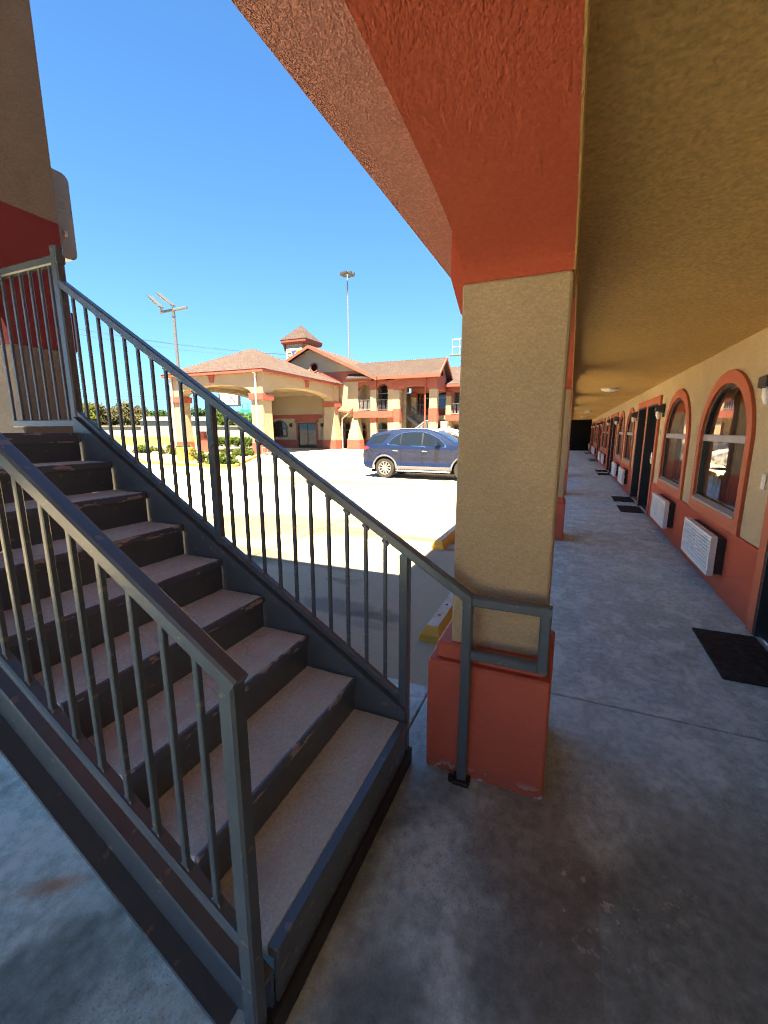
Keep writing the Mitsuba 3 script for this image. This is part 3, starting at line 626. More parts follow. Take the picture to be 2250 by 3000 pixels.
def build_car(key, car, paint, to, win, glassx, pillars, spokes, suv):
    def P(name, mesh, mat, smooth=35, parent=key, label=None):
        k = part(parent, name, mesh, mat, smooth=smooth, label=label)
        scene[k]['to_world'] = to
        return k
    out = car.outline()
    body = cat(car.both(out, 0.0), car.ribbon(-1, 9))
    P('body', body, paint, 40)
    P('underbody', cat(bx(0.35, car.L - 0.35, -0.80, 0.80, 0.22, 0.30), *[bx(cx - car.wr - 0.08, cx + car.wr + 0.08, -0.82, 0.82, 0.3, 0.80) for cx in car.wx]), 'void_black', False)
    for sg in (-1, 1):
        for q in win[0]: P('side_window', car.patch(Polygon(q), 0.005, 0.05, sg), 'car_glass', 35)
        P('window_trim', car.patch(Polygon(win[1]).buffer(0.036).difference(Polygon(win[1]).buffer(-0.004)), 0.009, 0.03, sg), 'chrome' if suv else 'black_metal', 35)
        P('window_pillar', cat(*[car.patch(Polygon(q), 0.008, 0.03, sg) for q in pillars]), 'black_metal', 35)
    P('windscreen', car.ribbon(glassx[0], glassx[1], 0.008, -0.90, 0.90), 'car_glass', 40)
    P('rear_window', car.ribbon(glassx[2], glassx[3], 0.008, -0.86, 0.86, zlo=car.belt + 0.05), 'car_glass', 40)
    tl = Polygon([(0.0, car.belt - 0.17), (0.30, car.belt - 0.12), (0.34, car.belt - 0.06), (0.06, car.belt + 0.0)]).intersection(out)
    for sg in (-1, 1):
        P('tail_light', car.patch(tl, 0.008, 0.04, sg), 'tail_red', 35)
        hl = Polygon([(car.L - 0.05, 0.66), (car.L - 0.60, 0.80), (car.L - 0.55, 0.90), (car.L - 0.12, 0.84)]).intersection(out)
        P('headlight', car.patch(hl, 0.008, 0.04, sg), 'head_clear', 35)
        for hx in ((1.40, 2.52) if suv else (1.55, 2.55)):
            yy = float(car.side(np.array([hx]), np.array([car.belt - 0.17]))[0]) * sg
            P('door_handle', bar((hx - 0.09, yy + sg * 0.028, car.belt - 0.165), (hx + 0.10, yy + sg * 0.028, car.belt - 0.175), 0.022, 0.03, ch=0.3), 'chrome')
        mx = glassx[0] + (0.30 if suv else 0.35)
        yy = float(car.side(np.array([mx]), np.array([car.belt + 0.03]))[0])
        P('mirror', hull([(mx - 0.06, sg * (yy - 0.02), car.belt + 0.03), (mx + 0.09, sg * (yy - 0.02), car.belt + 0.03), (mx - 0.10, sg * (yy + 0.17), car.belt + 0.03), (mx + 0.03, sg * (yy + 0.20), car.belt + 0.05), (mx - 0.10, sg * (yy + 0.17), car.belt + 0.18), (mx + 0.0, sg * (yy + 0.18), car.belt + 0.18), (mx - 0.09, sg * (yy + 0.05), car.belt + 0.19)]), paint)
        if suv:
            for cx in car.wx:
                ring = Point(cx, car.wr).buffer(car.wr + 0.125, 24).difference(Point(cx, car.wr).buffer(car.wr + 0.062, 24)).intersection(sbox(cx - 2, car.sill + 0.02, cx + 2, 2))
                P('arch_moulding', car.patch(ring, 0.014, 0.03, sg), 'cladding', 35)
            P('door_cladding', car.patch(sbox(car.wx[0] + 0.50, car.sill + 0.005, car.wx[1] - 0.50, car.sill + 0.13), 0.012, 0.06, sg), 'cladding', 35)
            P('running_board', bar((car.wx[0] + 0.48, sg * 0.97, 0.30), (car.wx[1] - 0.48, sg * 0.97, 0.30), 0.14, 0.045), 'rim_alloy')
            P('roof_rail', cat(bar((1.00, sg * 0.73, 1.765), (1.35, sg * 0.735, 1.815), 0.035), bar((1.35, sg * 0.735, 1.815), (2.55, sg * 0.735, 1.81), 0.035), bar((2.55, sg * 0.735, 1.81), (2.95, sg * 0.73, 1.70), 0.035)), 'bright_metal')
            P('rear_quarter_window', car.patch(Polygon([(0.30, 1.27), (0.47, 1.52), (1.02, 1.64), (1.18, 1.62), (1.02, 1.47), (0.88, 1.30)]).intersection(out), 0.005, 0.04, sg), 'car_glass')
            for sx in (1.585, 2.42):
                P('door_gap', car.patch(LineString([(sx, 1.18), (sx, 0.48)]).buffer(0.006), 0.002, 0.03, sg), 'void_black')
    W = wheel(car.wr, 0.25, spokes)
    tyre, rim, disc = [mikit.ply(m, n, smooth=30) for m, n in zip(W, ('tyre_rubber', 'rim_alloy', 'black_metal'))]
    for cx in car.wx:
        for sg in (-1, 1):
            k = uniq(f'{key}__wheel')
            m = to @ T().translate([cx, sg * (car.hw - 0.125), car.wr]) @ (T().rotate([0, 0, 1], 180) if sg > 0 else T())
            scene[k] = {**disc, 'to_world': m}
            scene[k + '__tyre'] = {**tyre, 'to_world': m}
            scene[k + '__rim'] = {**rim, 'to_world': m}

suv = Car([(0.10, 0.40), (0.0, 0.55), (0.0, 0.86), (0.06, 1.08), (0.17, 1.24), (0.36, 1.50), (0.40, 1.60), (0.80, 1.71), (1.40, 1.775), (2.0, 1.785), (2.62, 1.745), (3.02, 1.62), (3.46, 1.37), (3.74, 1.19), (4.30, 1.11), (4.72, 1.00), (4.90, 0.84), (4.93, 0.58), (4.86, 0.36), (4.66, 0.28)],
          4.93, (0.965, 3.96), 0.375, 1.19, 0.955, 0.22, 0.34)
wout = [(1.10, 1.255), (1.24, 1.40), (1.42, 1.55), (1.62, 1.635), (2.0, 1.675), (2.40, 1.665), (2.72, 1.59), (3.0, 1.44), (3.20, 1.28), (3.27, 1.195), (2.4, 1.215)]
WP = Polygon(wout)
wins = [list(g.exterior.coords)[:-1] for g in (WP.intersection(sbox(0, 0, 1.57, 3)), WP.intersection(sbox(1.60, 0, 2.385, 3)), WP.intersection(sbox(2.435, 0, 9, 3)))]
pil = [list(WP.intersection(sbox(2.385, 0, 2.435, 3)).exterior.coords)[:-1], list(WP.intersection(sbox(1.57, 0, 1.60, 3)).exterior.coords)[:-1]]
k = thing('parked_car', 'dark blue sport utility car parked side-on in the sun, left of the tan column', 'car')
build_car(k, suv, 'paint_blue', shift(-7.25, 15.60, LOT), (wins, wout), (2.72, 3.62, 0.13, 0.38), pil, 10, True)
sed = Car([(0.12, 0.38), (0.0, 0.52), (0.0, 0.78), (0.06, 0.98), (0.20, 1.03), (0.62, 1.07), (1.05, 1.30), (1.45, 1.41), (1.95, 1.455), (2.45, 1.43), (2.85, 1.30), (3.45, 0.98), (3.75, 0.93), (4.35, 0.84), (4.66, 0.70), (4.72, 0.50), (4.66, 0.32), (4.5, 0.26)],
          4.72, (0.98, 3.74), 0.325, 0.96, 0.905, 0.21, 0.28)
wo2 = [(0.92, 1.02), (1.12, 1.20), (1.50, 1.345), (1.95, 1.38), (2.40, 1.355), (2.75, 1.23), (3.08, 1.04), (3.14, 0.985)]
W2 = Polygon(wo2)
wins2 = [list(W2.intersection(sbox(0, 0, 1.98, 3)).exterior.coords)[:-1], list(W2.intersection(sbox(2.04, 0, 9, 3)).exterior.coords)[:-1]]
pil2 = [list(W2.intersection(sbox(1.98, 0, 2.04, 3)).exterior.coords)[:-1]]
for (x, y, paint, lab) in ((-7.1, 18.75, 'paint_white', 'white car parked behind the blue one, just showing beside the tan column'), (-7.0, 21.5, 'paint_silver', 'silver car seen only mirrored in the walkway windows, nearer one'), (-7.0, 24.3, 'paint_silver', 'silver car seen only mirrored in the walkway windows, farther one'), (-7.0, 29.9, 'paint_dark', 'dark car mirrored faintly in the walkway windows')):
    k = thing('parked_car', lab, 'car')
    s2 = 1.0
    to = shift(x, y, LOT)
    if paint == 'paint_white': to = shift(-7.15, 18.75, LOT) @ T().scale([1, 1, 1.24])
    build_car(k, sed, paint, to, (wins2, wo2), (2.62, 3.44, 0.60, 1.12), pil2, 9, False)

# ------------------------------------------------------------------ entrance canopy in front of the lobby
cn = thing('entrance_canopy', 'arched drive-through canopy with hipped shingle roof before the lobby', 'canopy')
COLC = {'nr': (-21.45, -20.45, 25.5, 26.5), 'nl': (-29.55, -28.55, 25.5, 26.5), 'fr': (-21.45, -20.45, 35.7, 36.7), 'fl': (-29.55, -28.55, 35.7, 36.7)}
for nme, (x0, x1, y0, y1) in COLC.items():
    fl = 0.16 if nme[0] == 'f' else 0.05
    c = part(cn, 'column', hull([(x, y, z) for z, e in ((0.72, fl), (3.80, 0.0)) for x in (x0 - e, x1 + e) for y in (y0 - e, y1 + e)]), 'beige_plaster')
    part(c, 'base', cbx(x0 - fl - 0.05, x1 + fl + 0.05, y0 - fl - 0.05, y1 + fl + 0.05, LOT - 0.05, 0.76, 0.03), 'red_plaster')
    part(c, 'cap', cbx(x0 - 0.14, x1 + 0.14, y0 - 0.14, y1 + 0.14, 3.78, 4.26, 0.02), 'red_plaster')
def beam(lo, hi, a0, a1, axis, p0, p1):
    pol = sbox(a0, 4.26, a1, 5.72).difference(arch_poly((lo + hi) / 2, (hi - lo) / 2 - 0.05, 4.0, 4.262, 0.72, 28, 2.2))
    return ext(pol, axis, p0, p1)
part(cn, 'arch_beam', beam(-28.55, -21.45, -29.55, -20.45, 'y', 25.55, 26.45), 'beige_plaster')
part(cn, 'arch_beam', beam(-28.55, -21.45, -29.55, -20.45, 'y', 35.75, 36.65), 'beige_plaster')
part(cn, 'arch_beam', beam(26.5, 35.7, 26.45, 35.75, 'x', -21.40, -20.50), 'beige_plaster')
part(cn, 'arch_beam', beam(26.5, 35.7, 26.45, 35.75, 'x', -29.50, -28.60), 'beige_plaster')
part(cn, 'ceiling', bx(-28.6, -21.4, 26.45, 35.75, 5.30, 5.40), 'beige_plaster')
ex0, ex1, ey0, ey1 = -30.0, -20.1, 25.2, 36.98
part(cn, 'fascia', ext(sbox(ex0, ey0, ex1, ey1).difference(sbox(ex0 + 0.05, ey0 + 0.05, ex1 - 0.05, ey1 - 0.02)), 'z', 5.70, 5.92), 'red_plaster')
part(cn, 'eave_soffit', ext(sbox(ex0 + 0.05, ey0 + 0.05, ex1 - 0.05, ey1 - 0.02).difference(sbox(-29.5, 25.55, -20.5, 36.6)), 'z', 5.725, 5.76), 'red_plaster')
rf = [(ex0 - 0.03, ey0 - 0.03, 5.92), (ex1 + 0.03, ey0 - 0.03, 5.92), (ex1 + 0.03, ey1, 5.92), (ex0 - 0.03, ey1, 5.92)]
part(cn, 'roof', hull(rf + [(-25.3, 30.4, 8.42), (-25.3, 31.4, 8.42)]), 'shingle')
part(cn, 'keystone', hull([(x, y, z) for y in (25.42, 25.55) for x, z in ((-25.4, 5.70), (-24.8, 5.70), (-24.95, 5.16), (-25.25, 5.16))]), 'red_plaster')
part(cn, 'keystone', hull([(x, y, z) for x in (-20.50, -20.37) for y, z in ((31.0, 5.70), (31.6, 5.70), (31.45, 5.14), (31.15, 5.14))]), 'red_plaster')
for x in (-20.98, -29.25):
    part(cn, 'downspout', cat(bx(x, x + 0.11, 25.34, 25.43, 0.0, 5.72), bx(x, x + 0.11, 25.22, 25.43, 5.62, 5.72)), 'cream_plastic')
part(cn, 'low_wall', cat(bx(-28.5, -27.7, 26.9, 27.2, LOT, 1.55), bx(-27.7, -27.0, 26.9, 27.2, LOT, 1.05)), 'red_plaster')
for i in range(1):
    k = thing('luggage_rack', 'low grey metal frame standing at the red foot of the near canopy column', 'rack')
    x0, x1, y0, y1 = -20.1, -19.35, 24.75, 25.30
    for x in (x0, x1):
        for y in (y0, y1): part(k, 'leg', bar((x, y, LOT), (x, y, 0.42), 0.06), 'galvanised')
    part(k, 'top_frame', cat(bar((x0 - .03, y0, 0.43), (x1 + .03, y0, 0.43), 0.06), bar((x0 - .03, y1, 0.43), (x1 + .03, y1, 0.43), 0.06), bar((x0, y0, 0.43), (x0, y1, 0.43), 0.06), bar((x1, y0, 0.43), (x1, y1, 0.43), 0.06)), 'galvanised')
    part(k, 'shelf', bx(x0, x1, y0, y1, 0.02, 0.06), 'galvanised')

# ------------------------------------------------------------------ lobby building
lb = thing('lobby_building', 'two storey tan lobby building with a wide red-edged gable behind the canopy', 'building')
GY = 37.0
def gslope(x): return 9.53 - 0.46 * abs(x + 23.55)
gw = Polygon([(-31.0, LOT), (-20.9, LOT), (-20.9, 2.87), (-18.6, 2.87), (-18.6, 6.1), (-17.5, 6.1), (-16.95, gslope(-16.95) - 0.1), (-23.55, 9.43), (-30.3, gslope(-30.3) - 0.1), (-31.0, 6.0)])
winh = arch_poly(-27.65, 0.85, 1.08, 1.85, 0.72)
doorh = sbox(-25.45, LOT - 0.1, -23.25, 2.40)
vent = Point(-23.3, 7.62).buffer(0.36, 20)
part(lb, 'front_wall', ext(gw.difference(unary_union([winh, doorh, vent])), 'y', GY, GY + 0.3), 'beige_plaster')
part(lb, 'gable_band', ext(Polygon([(-28.7, 6.12), (-17.2, 6.12), (-18.9, 7.08), (-28.2, 7.08)]), 'y', GY - 0.05, GY), 'red_plaster')
part(lb, 'gable_vent', cat(ext(vent, 'y', GY + 0.1, GY + 0.2)), 'void_black')
part(lb, 'vent_sill', ext(Point(-23.3, 7.62).buffer(0.46, 20).difference(Point(-23.3, 7.62).buffer(0.36, 20)), 'y', GY - 0.06, GY + 0.02), 'red_plaster')
for sg in (-1, 1):
    xe = -23.55 + sg * 7.1
    part(lb, 'rake_board', hull([(x, y, z) for y in (GY - 0.62, GY - 0.55) for x, z in ((-23.55, 9.32), (-23.55, 9.60), (xe, gslope(xe) + 0.07), (xe, gslope(xe) - 0.21))]), 'red_plaster')
    part(lb, 'roof', hull([(x, y, z) for y in (GY - 0.57, 52) for x, z in ((-23.55, 9.50), (-23.55, 9.62), (xe, gslope(xe) + 0.09), (xe, gslope(xe) - 0.03))]), 'shingle')
part(lb, 'eave_fascia', bx(-16.5, -16.42, GY - 0.6, 40.0, 6.12, 6.36), 'red_plaster')
part(lb, 'side_wall', cat(bx(-31.0, -30.7, GY + 0.3, 52, LOT, 6.2), bx(-31, -15, 51.7, 52, LOT, 6.2)), 'beige_plaster')
part(lb, 'band', bx(-29.0, -22.5, GY - 0.05, GY, 2.82, 3.19), 'red_plaster')
part(lb, 'door_gablet', ext(Polygon([(-25.7, 2.42), (-23.0, 2.42), (-23.0, 2.80), (-24.35, 3.14), (-25.7, 2.80)]), 'y', GY - 0.09, GY - 0.051), 'red_plaster')
part(lb, 'dado', cat(bx(-31, -25.62, GY - 0.04, GY, LOT, 0.70), bx(-23.08, -20.9, GY - 0.04, GY, LOT, 0.70)), 'red_plaster')
dr_ = part(lb, 'entrance_door', cat(ext(doorh.difference(sbox(-25.33, -1, -24.39, 2.28)).difference(sbox(-24.31, -1, -23.37, 2.28)), 'y', GY + 0.10, GY + 0.18)), 'bronze_frame')
for x0, x1 in ((-25.33, -24.39), (-24.31, -23.37)): part(dr_, 'pane', bx(x0, x1, GY + 0.13, GY + 0.15, 0.05, 2.28), 'dark_glass')
for x in (-25.53, -23.17): part(dr_, 'jamb', bx(x - 0.08, x + 0.08, GY - 0.045, GY + 0.0, LOT, 2.42), 'red_plaster')
w = part(lb, 'window', ext(winh.buffer(0.10, join_style=2).difference(winh.buffer(-0.05)), 'y', GY - 0.02, GY + 0.1), 'bronze_frame')
part(w, 'pane', ext(winh.buffer(-0.04), 'y', GY + 0.08, GY + 0.09), 'dark_glass')
part(w, 'bar', cat(bx(-28.5, -26.8, GY + 0.05, GY + 0.08, 1.80, 1.88), bx(-27.69, -27.61, GY + 0.05, GY + 0.08, 1.05, 2.5)), 'bronze_frame')
for x in (-26.25, -22.55):
    part(lb, 'sconce', hull([(x + a, y, z) for a in (-0.1, 0.1) for y, z in ((GY, 2.35), (GY, 2.0), (GY - 0.2, 2.25), (GY - 0.15, 2.0))]), 'black_metal')
part(lb, 'recess_wall', cat(bx(-20.9, -14.4, 38.6, 38.8, LOT, 6.1), bx(-20.95, -20.8, GY + 0.3, 38.6, LOT, 2.87), bx(-18.75, -18.6, GY + 0.3, 38.6, 2.87, 6.1)), 'beige_plaster')
part(lb, 'recess_dado', bx(-20.8, -14.4, 38.56, 38.6, LOT, 0.70), 'red_plaster')
part(lb, 'balcony_band', cat(bx(-19.0, -15.0, GY - 0.22, GY + 0.1, 2.80, 3.40), bx(-15.1, -14.85, GY + 0.1, 40.0, 2.75, 3.34)), 'red_plaster')
part(lb, 'balcony_floor', bx(-18.7, -15.0, GY + 0.1, 38.6, 2.87, 3.10), 'beige_plaster')
part(lb, 'pier', hull([(x, y, z) for z, e in ((0.74, 0.30), (2.80, 0.0)) for x in (-19.25 - e, -18.6 + e) for y in (GY - 0.1 - e, GY + 0.55)]), 'beige_plaster')
part(lb, 'pier_base', hull([(x, y, z) for z, e in ((LOT, 0.36), (0.76, 0.32)) for x in (-19.25 - e, -18.6 + e) for y in (GY - 0.1 - e, GY + 0.57)]), 'red_plaster')
for x in (-17.0, -15.25):
    c = part(lb, 'balcony_column', cat(bx(x - 0.29, x + 0.29, GY - 0.05, GY + 0.5, LOT, 2.80), bx(x - 0.29, x + 0.29, GY - 0.05, GY + 0.5, 3.40, 5.3)), 'beige_plaster')
    part(c, 'bracket', hull([(x + a, GY + b, z) for a in (-0.32, 0.32) for b, z in ((-0.18, 2.80), (-0.05, 2.35), (0.3, 2.35), (0.3, 2.80))]), 'red_plaster')
    part(c, 'head', bx(x - 0.31, x + 0.31, GY - 0.08, GY + 0.52, 5.3, 6.12), 'red_plaster')
bb = sbox(-18.6, 5.3, -14.9, 6.12).difference(unary_union([arch_poly(-17.95, 0.62, 5, 5.3, 0.55), arch_poly(-16.13, 0.55, 5, 5.3, 0.55)]))
part(lb, 'balcony_arch', ext(bb, 'y', GY + 0.05, GY + 0.4), 'red_plaster')
part(lb, 'porch_roof', hull([(-20.45, 36.2, 3.55), (-19.1, 36.2, 3.35), (-20.45, 37, 3.95), (-19.1, 37, 3.75), (-20.45, 36.2, 3.40), (-19.1, 36.2, 3.2), (-20.45, 37, 3.4), (-19.1, 37, 3.2)]), 'red_plaster')
part(lb, 'downspout', cat(rod((-19.25, 36.25, 3.2), (-20.1, 36.6, 2.75), 0.06), rod((-20.1, 36.6, 2.75), (-20.1, 36.6, LOT), 0.06)), 'cream_plastic')
def far_window(parent, xc, y, z0, zs, half, rise, trim=0.12, d=-1):
    w = part(parent, 'window', ext(arch_poly(xc, half + trim, z0 - trim, zs, rise + trim).difference(arch_poly(xc, half, z0, zs, rise)), 'y', *sorted((y, y + d * 0.05))), 'red_plaster')
    part(w, 'pane', ext(arch_poly(xc, half, z0, zs, rise), 'y', *sorted((y, y + d * 0.02))), 'dark_glass')
    part(w, 'bar', bx(xc - half, xc + half, y + min(d * 0.04, 0), y + max(d * 0.04, 0), zs - 0.05, zs + 0.03), 'grey_alloy')
far_window(lb, -19.15, 38.6, 3.9, 5.0, 0.45, 0.7); far_window(lb, -18.98, 38.6, 0.85, 1.7, 0.42, 0.62)
far_window(lb, -20.5, 38.6, 0.85, 1.7, 0.40, 0.62); far_window(lb, -16.6, 38.6, 3.85, 5.1, 0.62, 0.7); far_window(lb, -16.7, 38.6, 0.85, 1.7, 0.55, 0.62)
part(lb, 'door', bx(-17.9, -17.4, 38.55, 38.6, 3.1, 5.2), 'door_paint'); part(lb, 'door', bx(-15.45, -14.85, 38.55, 38.6, 3.1, 5.2), 'door_paint')
def railing(parent, x0, x1, y, zf, mat, along_y=False):
    n = int(abs(x1 - x0) / 0.13)
    P_ = (lambda t, z: (y, t, z)) if along_y else (lambda t, z: (t, y, z))
    m = [bar(P_(x0, zf + 1.02), P_(x1, zf + 1.02), 0.05), bar(P_(x0, zf + 0.10), P_(x1, zf + 0.10), 0.04)]
    m += [bar(P_(x0 + (x1 - x0) * i / n, zf + 0.1), P_(x0 + (x1 - x0) * i / n, zf + 1.02), 0.022) for i in range(n + 1)]
    part(parent, 'railing', cat(*m), mat, kind='stuff')
railing(lb, -18.55, -17.3, GY + 0.1, 3.42, 'pale_rail'); railing(lb, -16.7, -15.5, GY + 0.1, 3.42, 'railing_grey')
# cupola with its sign
part(lb, 'cupola', bx(-27.85, -25.55, 38.85, 41.3, 7.0, 10.55), 'beige_plaster')
part(lb, 'cupola_eave', hull([(x, y, z) for z, e in ((10.35, -0.12), (10.52, 0.0), (10.78, 0.02)) for x in (-28.2 - e, -25.15 + e) for y in (38.5 - e, 41.65 + e)]), 'red_plaster')
part(lb, 'cupola_roof', hull([(x, y, 10.78) for x in (-28.25, -25.10) for y in (38.45, 41.7)] + [(-26.68, 40.05, 12.42)]), 'shingle')
for x in (-27.9, -25.6): part(lb, 'cupola_bracket', hull([(x - .08, y, z) for y, z in ((38.85, 10.4), (38.85, 9.7), (38.55, 10.4))] + [(x + .08, y, z) for y, z in ((38.85, 10.4), (38.85, 9.7), (38.55, 10.4))]), 'red_plaster')
sg = thing('rooftop_sign', 'white framed blue and yellow sign on the cupola above the gable', 'sign')
SXA, SXB, SZA, SZB = -27.72, -25.72, 7.75, 9.92
part(sg, 'panel', ext(sbox(SXA, SZA, SXB, SZB).buffer(-0.2).buffer(0.2), 'y', 38.72, 38.84), 'sign_white')
part(sg, 'field', ext(sbox(SXA + 0.13, SZA + 0.13, SXB - 0.13, SZB - 0.13), 'y', 38.705, 38.72), 'sign_yellow')
part(sg, 'swoosh', ext(Polygon([(SXA + 0.55, SZB - 0.2), (SXB - 0.75, SZB - 0.2), (SXB - 0.95, SZB - 0.5), (SXA + 1.05, SZB - 0.72), (SXA + 0.7, SZB - 0.6)]), 'y', 38.695, 38.704), 'sign_blue')
part(sg, 'swoosh', ext(Polygon([(SXA + 0.6, SZA + 0.75), (SXB - 0.75, SZA + 1.05), (SXB - 0.6, SZA + 0.7), (SXA + 0.8, SZA + 0.5)]), 'y', 38.695, 38.704), 'sign_blue')
def words(parent, txt, h, x, y, z, mat, bold=True, wmax=None):
    m = meshkit.text_mesh(txt, h, 0.01, bold)
    v = m.vertices.copy()
    if wmax: v[:, 0] *= min(1.0, wmax / (v[:, 0].max() - v[:, 0].min()))
    v = np.c_[v[:, 0] + x, np.full(len(v), y) - v[:, 2], v[:, 1] + z]
    part(parent, 'lettering', trimesh.Trimesh(v, m.faces, process=False), mat)
words(sg, 'S', 1.15, SXA + 0.10, 38.694, SZB - 1.45, 'sign_white', wmax=0.62)
words(sg, 'S', 1.00, SXA + 0.16, 38.683, SZB - 1.38, 'sign_dark', bold=False, wmax=0.5)
words(sg, 'cottish', 0.50, SXA + 0.68, 38.683, SZB - 1.22, 'sign_dark', wmax=1.15)
words(sg, 'INNS', 0.22, SXB - 0.85, 38.694, SZB - 0.46, 'sign_dark', wmax=0.62)

# ------------------------------------------------------------------ far wing with its stair tower, closing the court
fw = thing('motel_wing', 'far two storey wing with red balcony bands and stair tower, closing the court', 'building')
WY, WX0, WX1 = 40.0, -14.4, -0.75
part(fw, 'back_wall', bx(WX0, WX1, 41.5, 41.7, LOT, 5.75), 'beige_plaster')
for a, b in ((WX0, -13.0), (-12.4, -10.55), (-9.35, -9.3), (-8.2, -6.5), (-5.3, WX1)):
    for z in (LOT, 3.06): part(fw, 'dado', bx(a, b, 41.45, 41.5, z, z + 0.70), 'red_plaster')
part(fw, 'balcony_floor', bx(WX0, WX1, WY + 0.1, 41.5, 2.66, 3.04), 'beige_plaster')
part(fw, 'balcony_band', bx(-10.9, WX1, WY - 0.22, WY + 0.1, 2.53, 3.09), 'red_plaster')
part(fw, 'eave_beam', bx(-14.4, WX1, WY + 0.05, WY + 0.35, 5.15, 5.72), 'red_plaster')
part(fw, 'eave_fascia', bx(-10.9, WX1, WY - 0.62, WY - 0.55, 5.55, 5.76), 'red_plaster')
part(fw, 'roof', hull([(x, y, z) for x in (-15.0, WX1) for y, z in ((WY - 0.6, 5.72), (WY - 0.6, 5.80), (45.2, 8.1), (51, 5.8))]), 'shingle')
for x in (-14.1, -10.68, -5.72, -1.1):
    c = part(fw, 'column', cat(bx(x - 0.24, x + 0.24, WY - 0.05, WY + 0.38, LOT, 2.53), bx(x - 0.24, x + 0.24, WY - 0.05, WY + 0.38, 3.09, 5.15)), 'beige_plaster')
    part(c, 'base', cbx(x - 0.31, x + 0.31, WY - 0.12, WY + 0.45, LOT, 0.60, 0.01), 'red_plaster')
    part(c, 'head', bx(x - 0.26, x + 0.26, WY - 0.07, WY + 0.40, 4.75, 5.16), 'red_plaster')
for a, b in ((-10.4, -6.0), (-5.45, -1.4)): railing(fw, a, b, WY + 0.12, 3.09, 'pale_rail')
railing(fw, -13.85, -13.0, WY + 0.12, 3.06, 'railing_grey')
for x, zt in ((-13.9, 0), (-12.1, 0), (-7.6, 0), (-4.4, 0), (-3.0, 0)):
    far_window(fw, x + 0.6 if x < -12 else x, 41.5, 3.75, 4.75, 0.62, 0.55); far_window(fw, x + 0.6 if x < -12 else x, 41.5, 0.80, 1.7, 0.62, 0.55)
for x in (-14.05, -9.95, -8.9, -5.9):
    for z in (0.0, 3.06):
        d = part(fw, 'door', bx(x - 0.45, x + 0.45, 41.46, 41.5, z, z + 2.1), 'door_paint')
        part(d, 'surround', ext(sbox(x - 0.56, z, x + 0.56, z + 2.2).difference(sbox(x - 0.45, z - 1, x + 0.45, z + 2.1)), 'y', 41.44, 41.5), 'red_plaster')
for x in (-9.25, -12.6): part(fw, 'sconce', bx(x - 0.09, x + 0.09, 41.3, 41.5, 4.85, 5.15), 'black_metal')
# stair tower of that wing
for x0, x1 in ((-15.0, -14.4), (-11.62, -10.92)):
    c = part(fw, 'tower_column', cat(bx(x0, x1, 36.95, 37.5, LOT, 2.45), bx(x0, x1, 36.95, 37.5, 3.55, 5.2)), 'beige_plaster')
    part(c, 'collar', bx(x0 - 0.03, x1 + 0.03, 36.92, 37.53, 2.45, 3.55), 'red_plaster')
    part(c, 'base', bx(x0 - 0.06, x1 + 0.06, 36.88, 37.56, LOT, 0.62), 'red_plaster')
part(fw, 'tower_arch', ext(sbox(-15.0, 5.18, -10.92, 6.32).difference(arch_poly(-13.01, 1.40, 5.0, 5.18, 0.32)), 'y', 36.95, 37.35), 'red_plaster')
part(fw, 'tower_side_beam', cat(bx(-11.32, -10.93, 37.35, 40.0, 5.2, 6.32), bx(-15.0, -14.6, 37.35, 40.0, 5.2, 6.32)), 'red_plaster')
part(fw, 'downspout', bx(-12.0, -11.9, 36.84, 36.93, 0, 6.2), 'red_plaster')
part(fw, 'tower_gable', ext(Polygon([(36.9, 6.3), (40.1, 6.3), (38.5, 7.75)]), 'x', -11.1, -10.95), 'red_plaster')
part(fw, 'tower_vent', ext(Polygon([(38.1, 6.45), (38.9, 6.45), (38.5, 7.2)]), 'x', -10.95, -10.92), 'void_black')
part(fw, 'tower_roof', cat(*[hull([(x, y, z) for x in (-19.5, -10.55) for y, z in ((ye, 6.25), (ye, 6.40), (38.5, 7.98), (38.5, 7.82))]) for ye in (36.4, 40.6)]), 'shingle')
part(fw, 'tower_fascia', cat(bx(-16.3, -10.5, 36.34, 36.41, 6.12, 6.42)), 'red_plaster')
part(fw, 'tower_rake', cat(*[hull([(x, y, z) for x in (-10.56, -10.48) for y, z in ((ye, 6.20), (ye, 6.44), (38.5, 8.02), (38.5, 7.78))]) for ye in (36.36, 40.64)]), 'red_plaster')
def flight(x0, z0, x1, z1, y0, y1):
    m = [hull([(x, y, z) for y in (yy, yy + 0.06) for x, z in ((x0, z0), (x1, z1), (x0, z0 - 0.28), (x1, z1 - 0.28))]) for yy in (y0, y1)]
    n = 9
    for i in range(n):
        xa = x0 + (x1 - x0) * i / n; xb = x0 + (x1 - x0) * (i + 1) / n; z = z0 + (z1 - z0) * (i + 1) / n
        m.append(bx(min(xa, xb), max(xa, xb), y0 + 0.06, y1, z - 0.09, z - 0.04))
    for yy in (y0, y1):
        m.append(bar((x0, yy, z0 + 0.92), (x1, yy, z1 + 0.92), 0.05))
        for i in range(18):
            t = i / 17; x = x0 + (x1 - x0) * t; z = z0 + (z1 - z0) * t
            m.append(bar((x, yy, z), (x, yy, z + 0.92), 0.024))
    return cat(*m)
part(fw, 'stair_flight', flight(-14.3, 0.0, -12.2, 1.5, 37.5, 38.5), 'pale_rail')
part(fw, 'stair_flight', flight(-12.2, 1.5, -14.4, 3.05, 38.75, 39.85), 'railing_grey')
part(fw, 'stair_landing', bx(-12.2, -11.0, 37.4, 39.9, 1.40, 1.52), 'railing_grey')
railing(fw, -12.2, -11.1, 37.45, 1.5, 'pale_rail')
k = thing('ice_machine', 'pale grey cabinet standing beside the far stair tower column', 'cabinet')
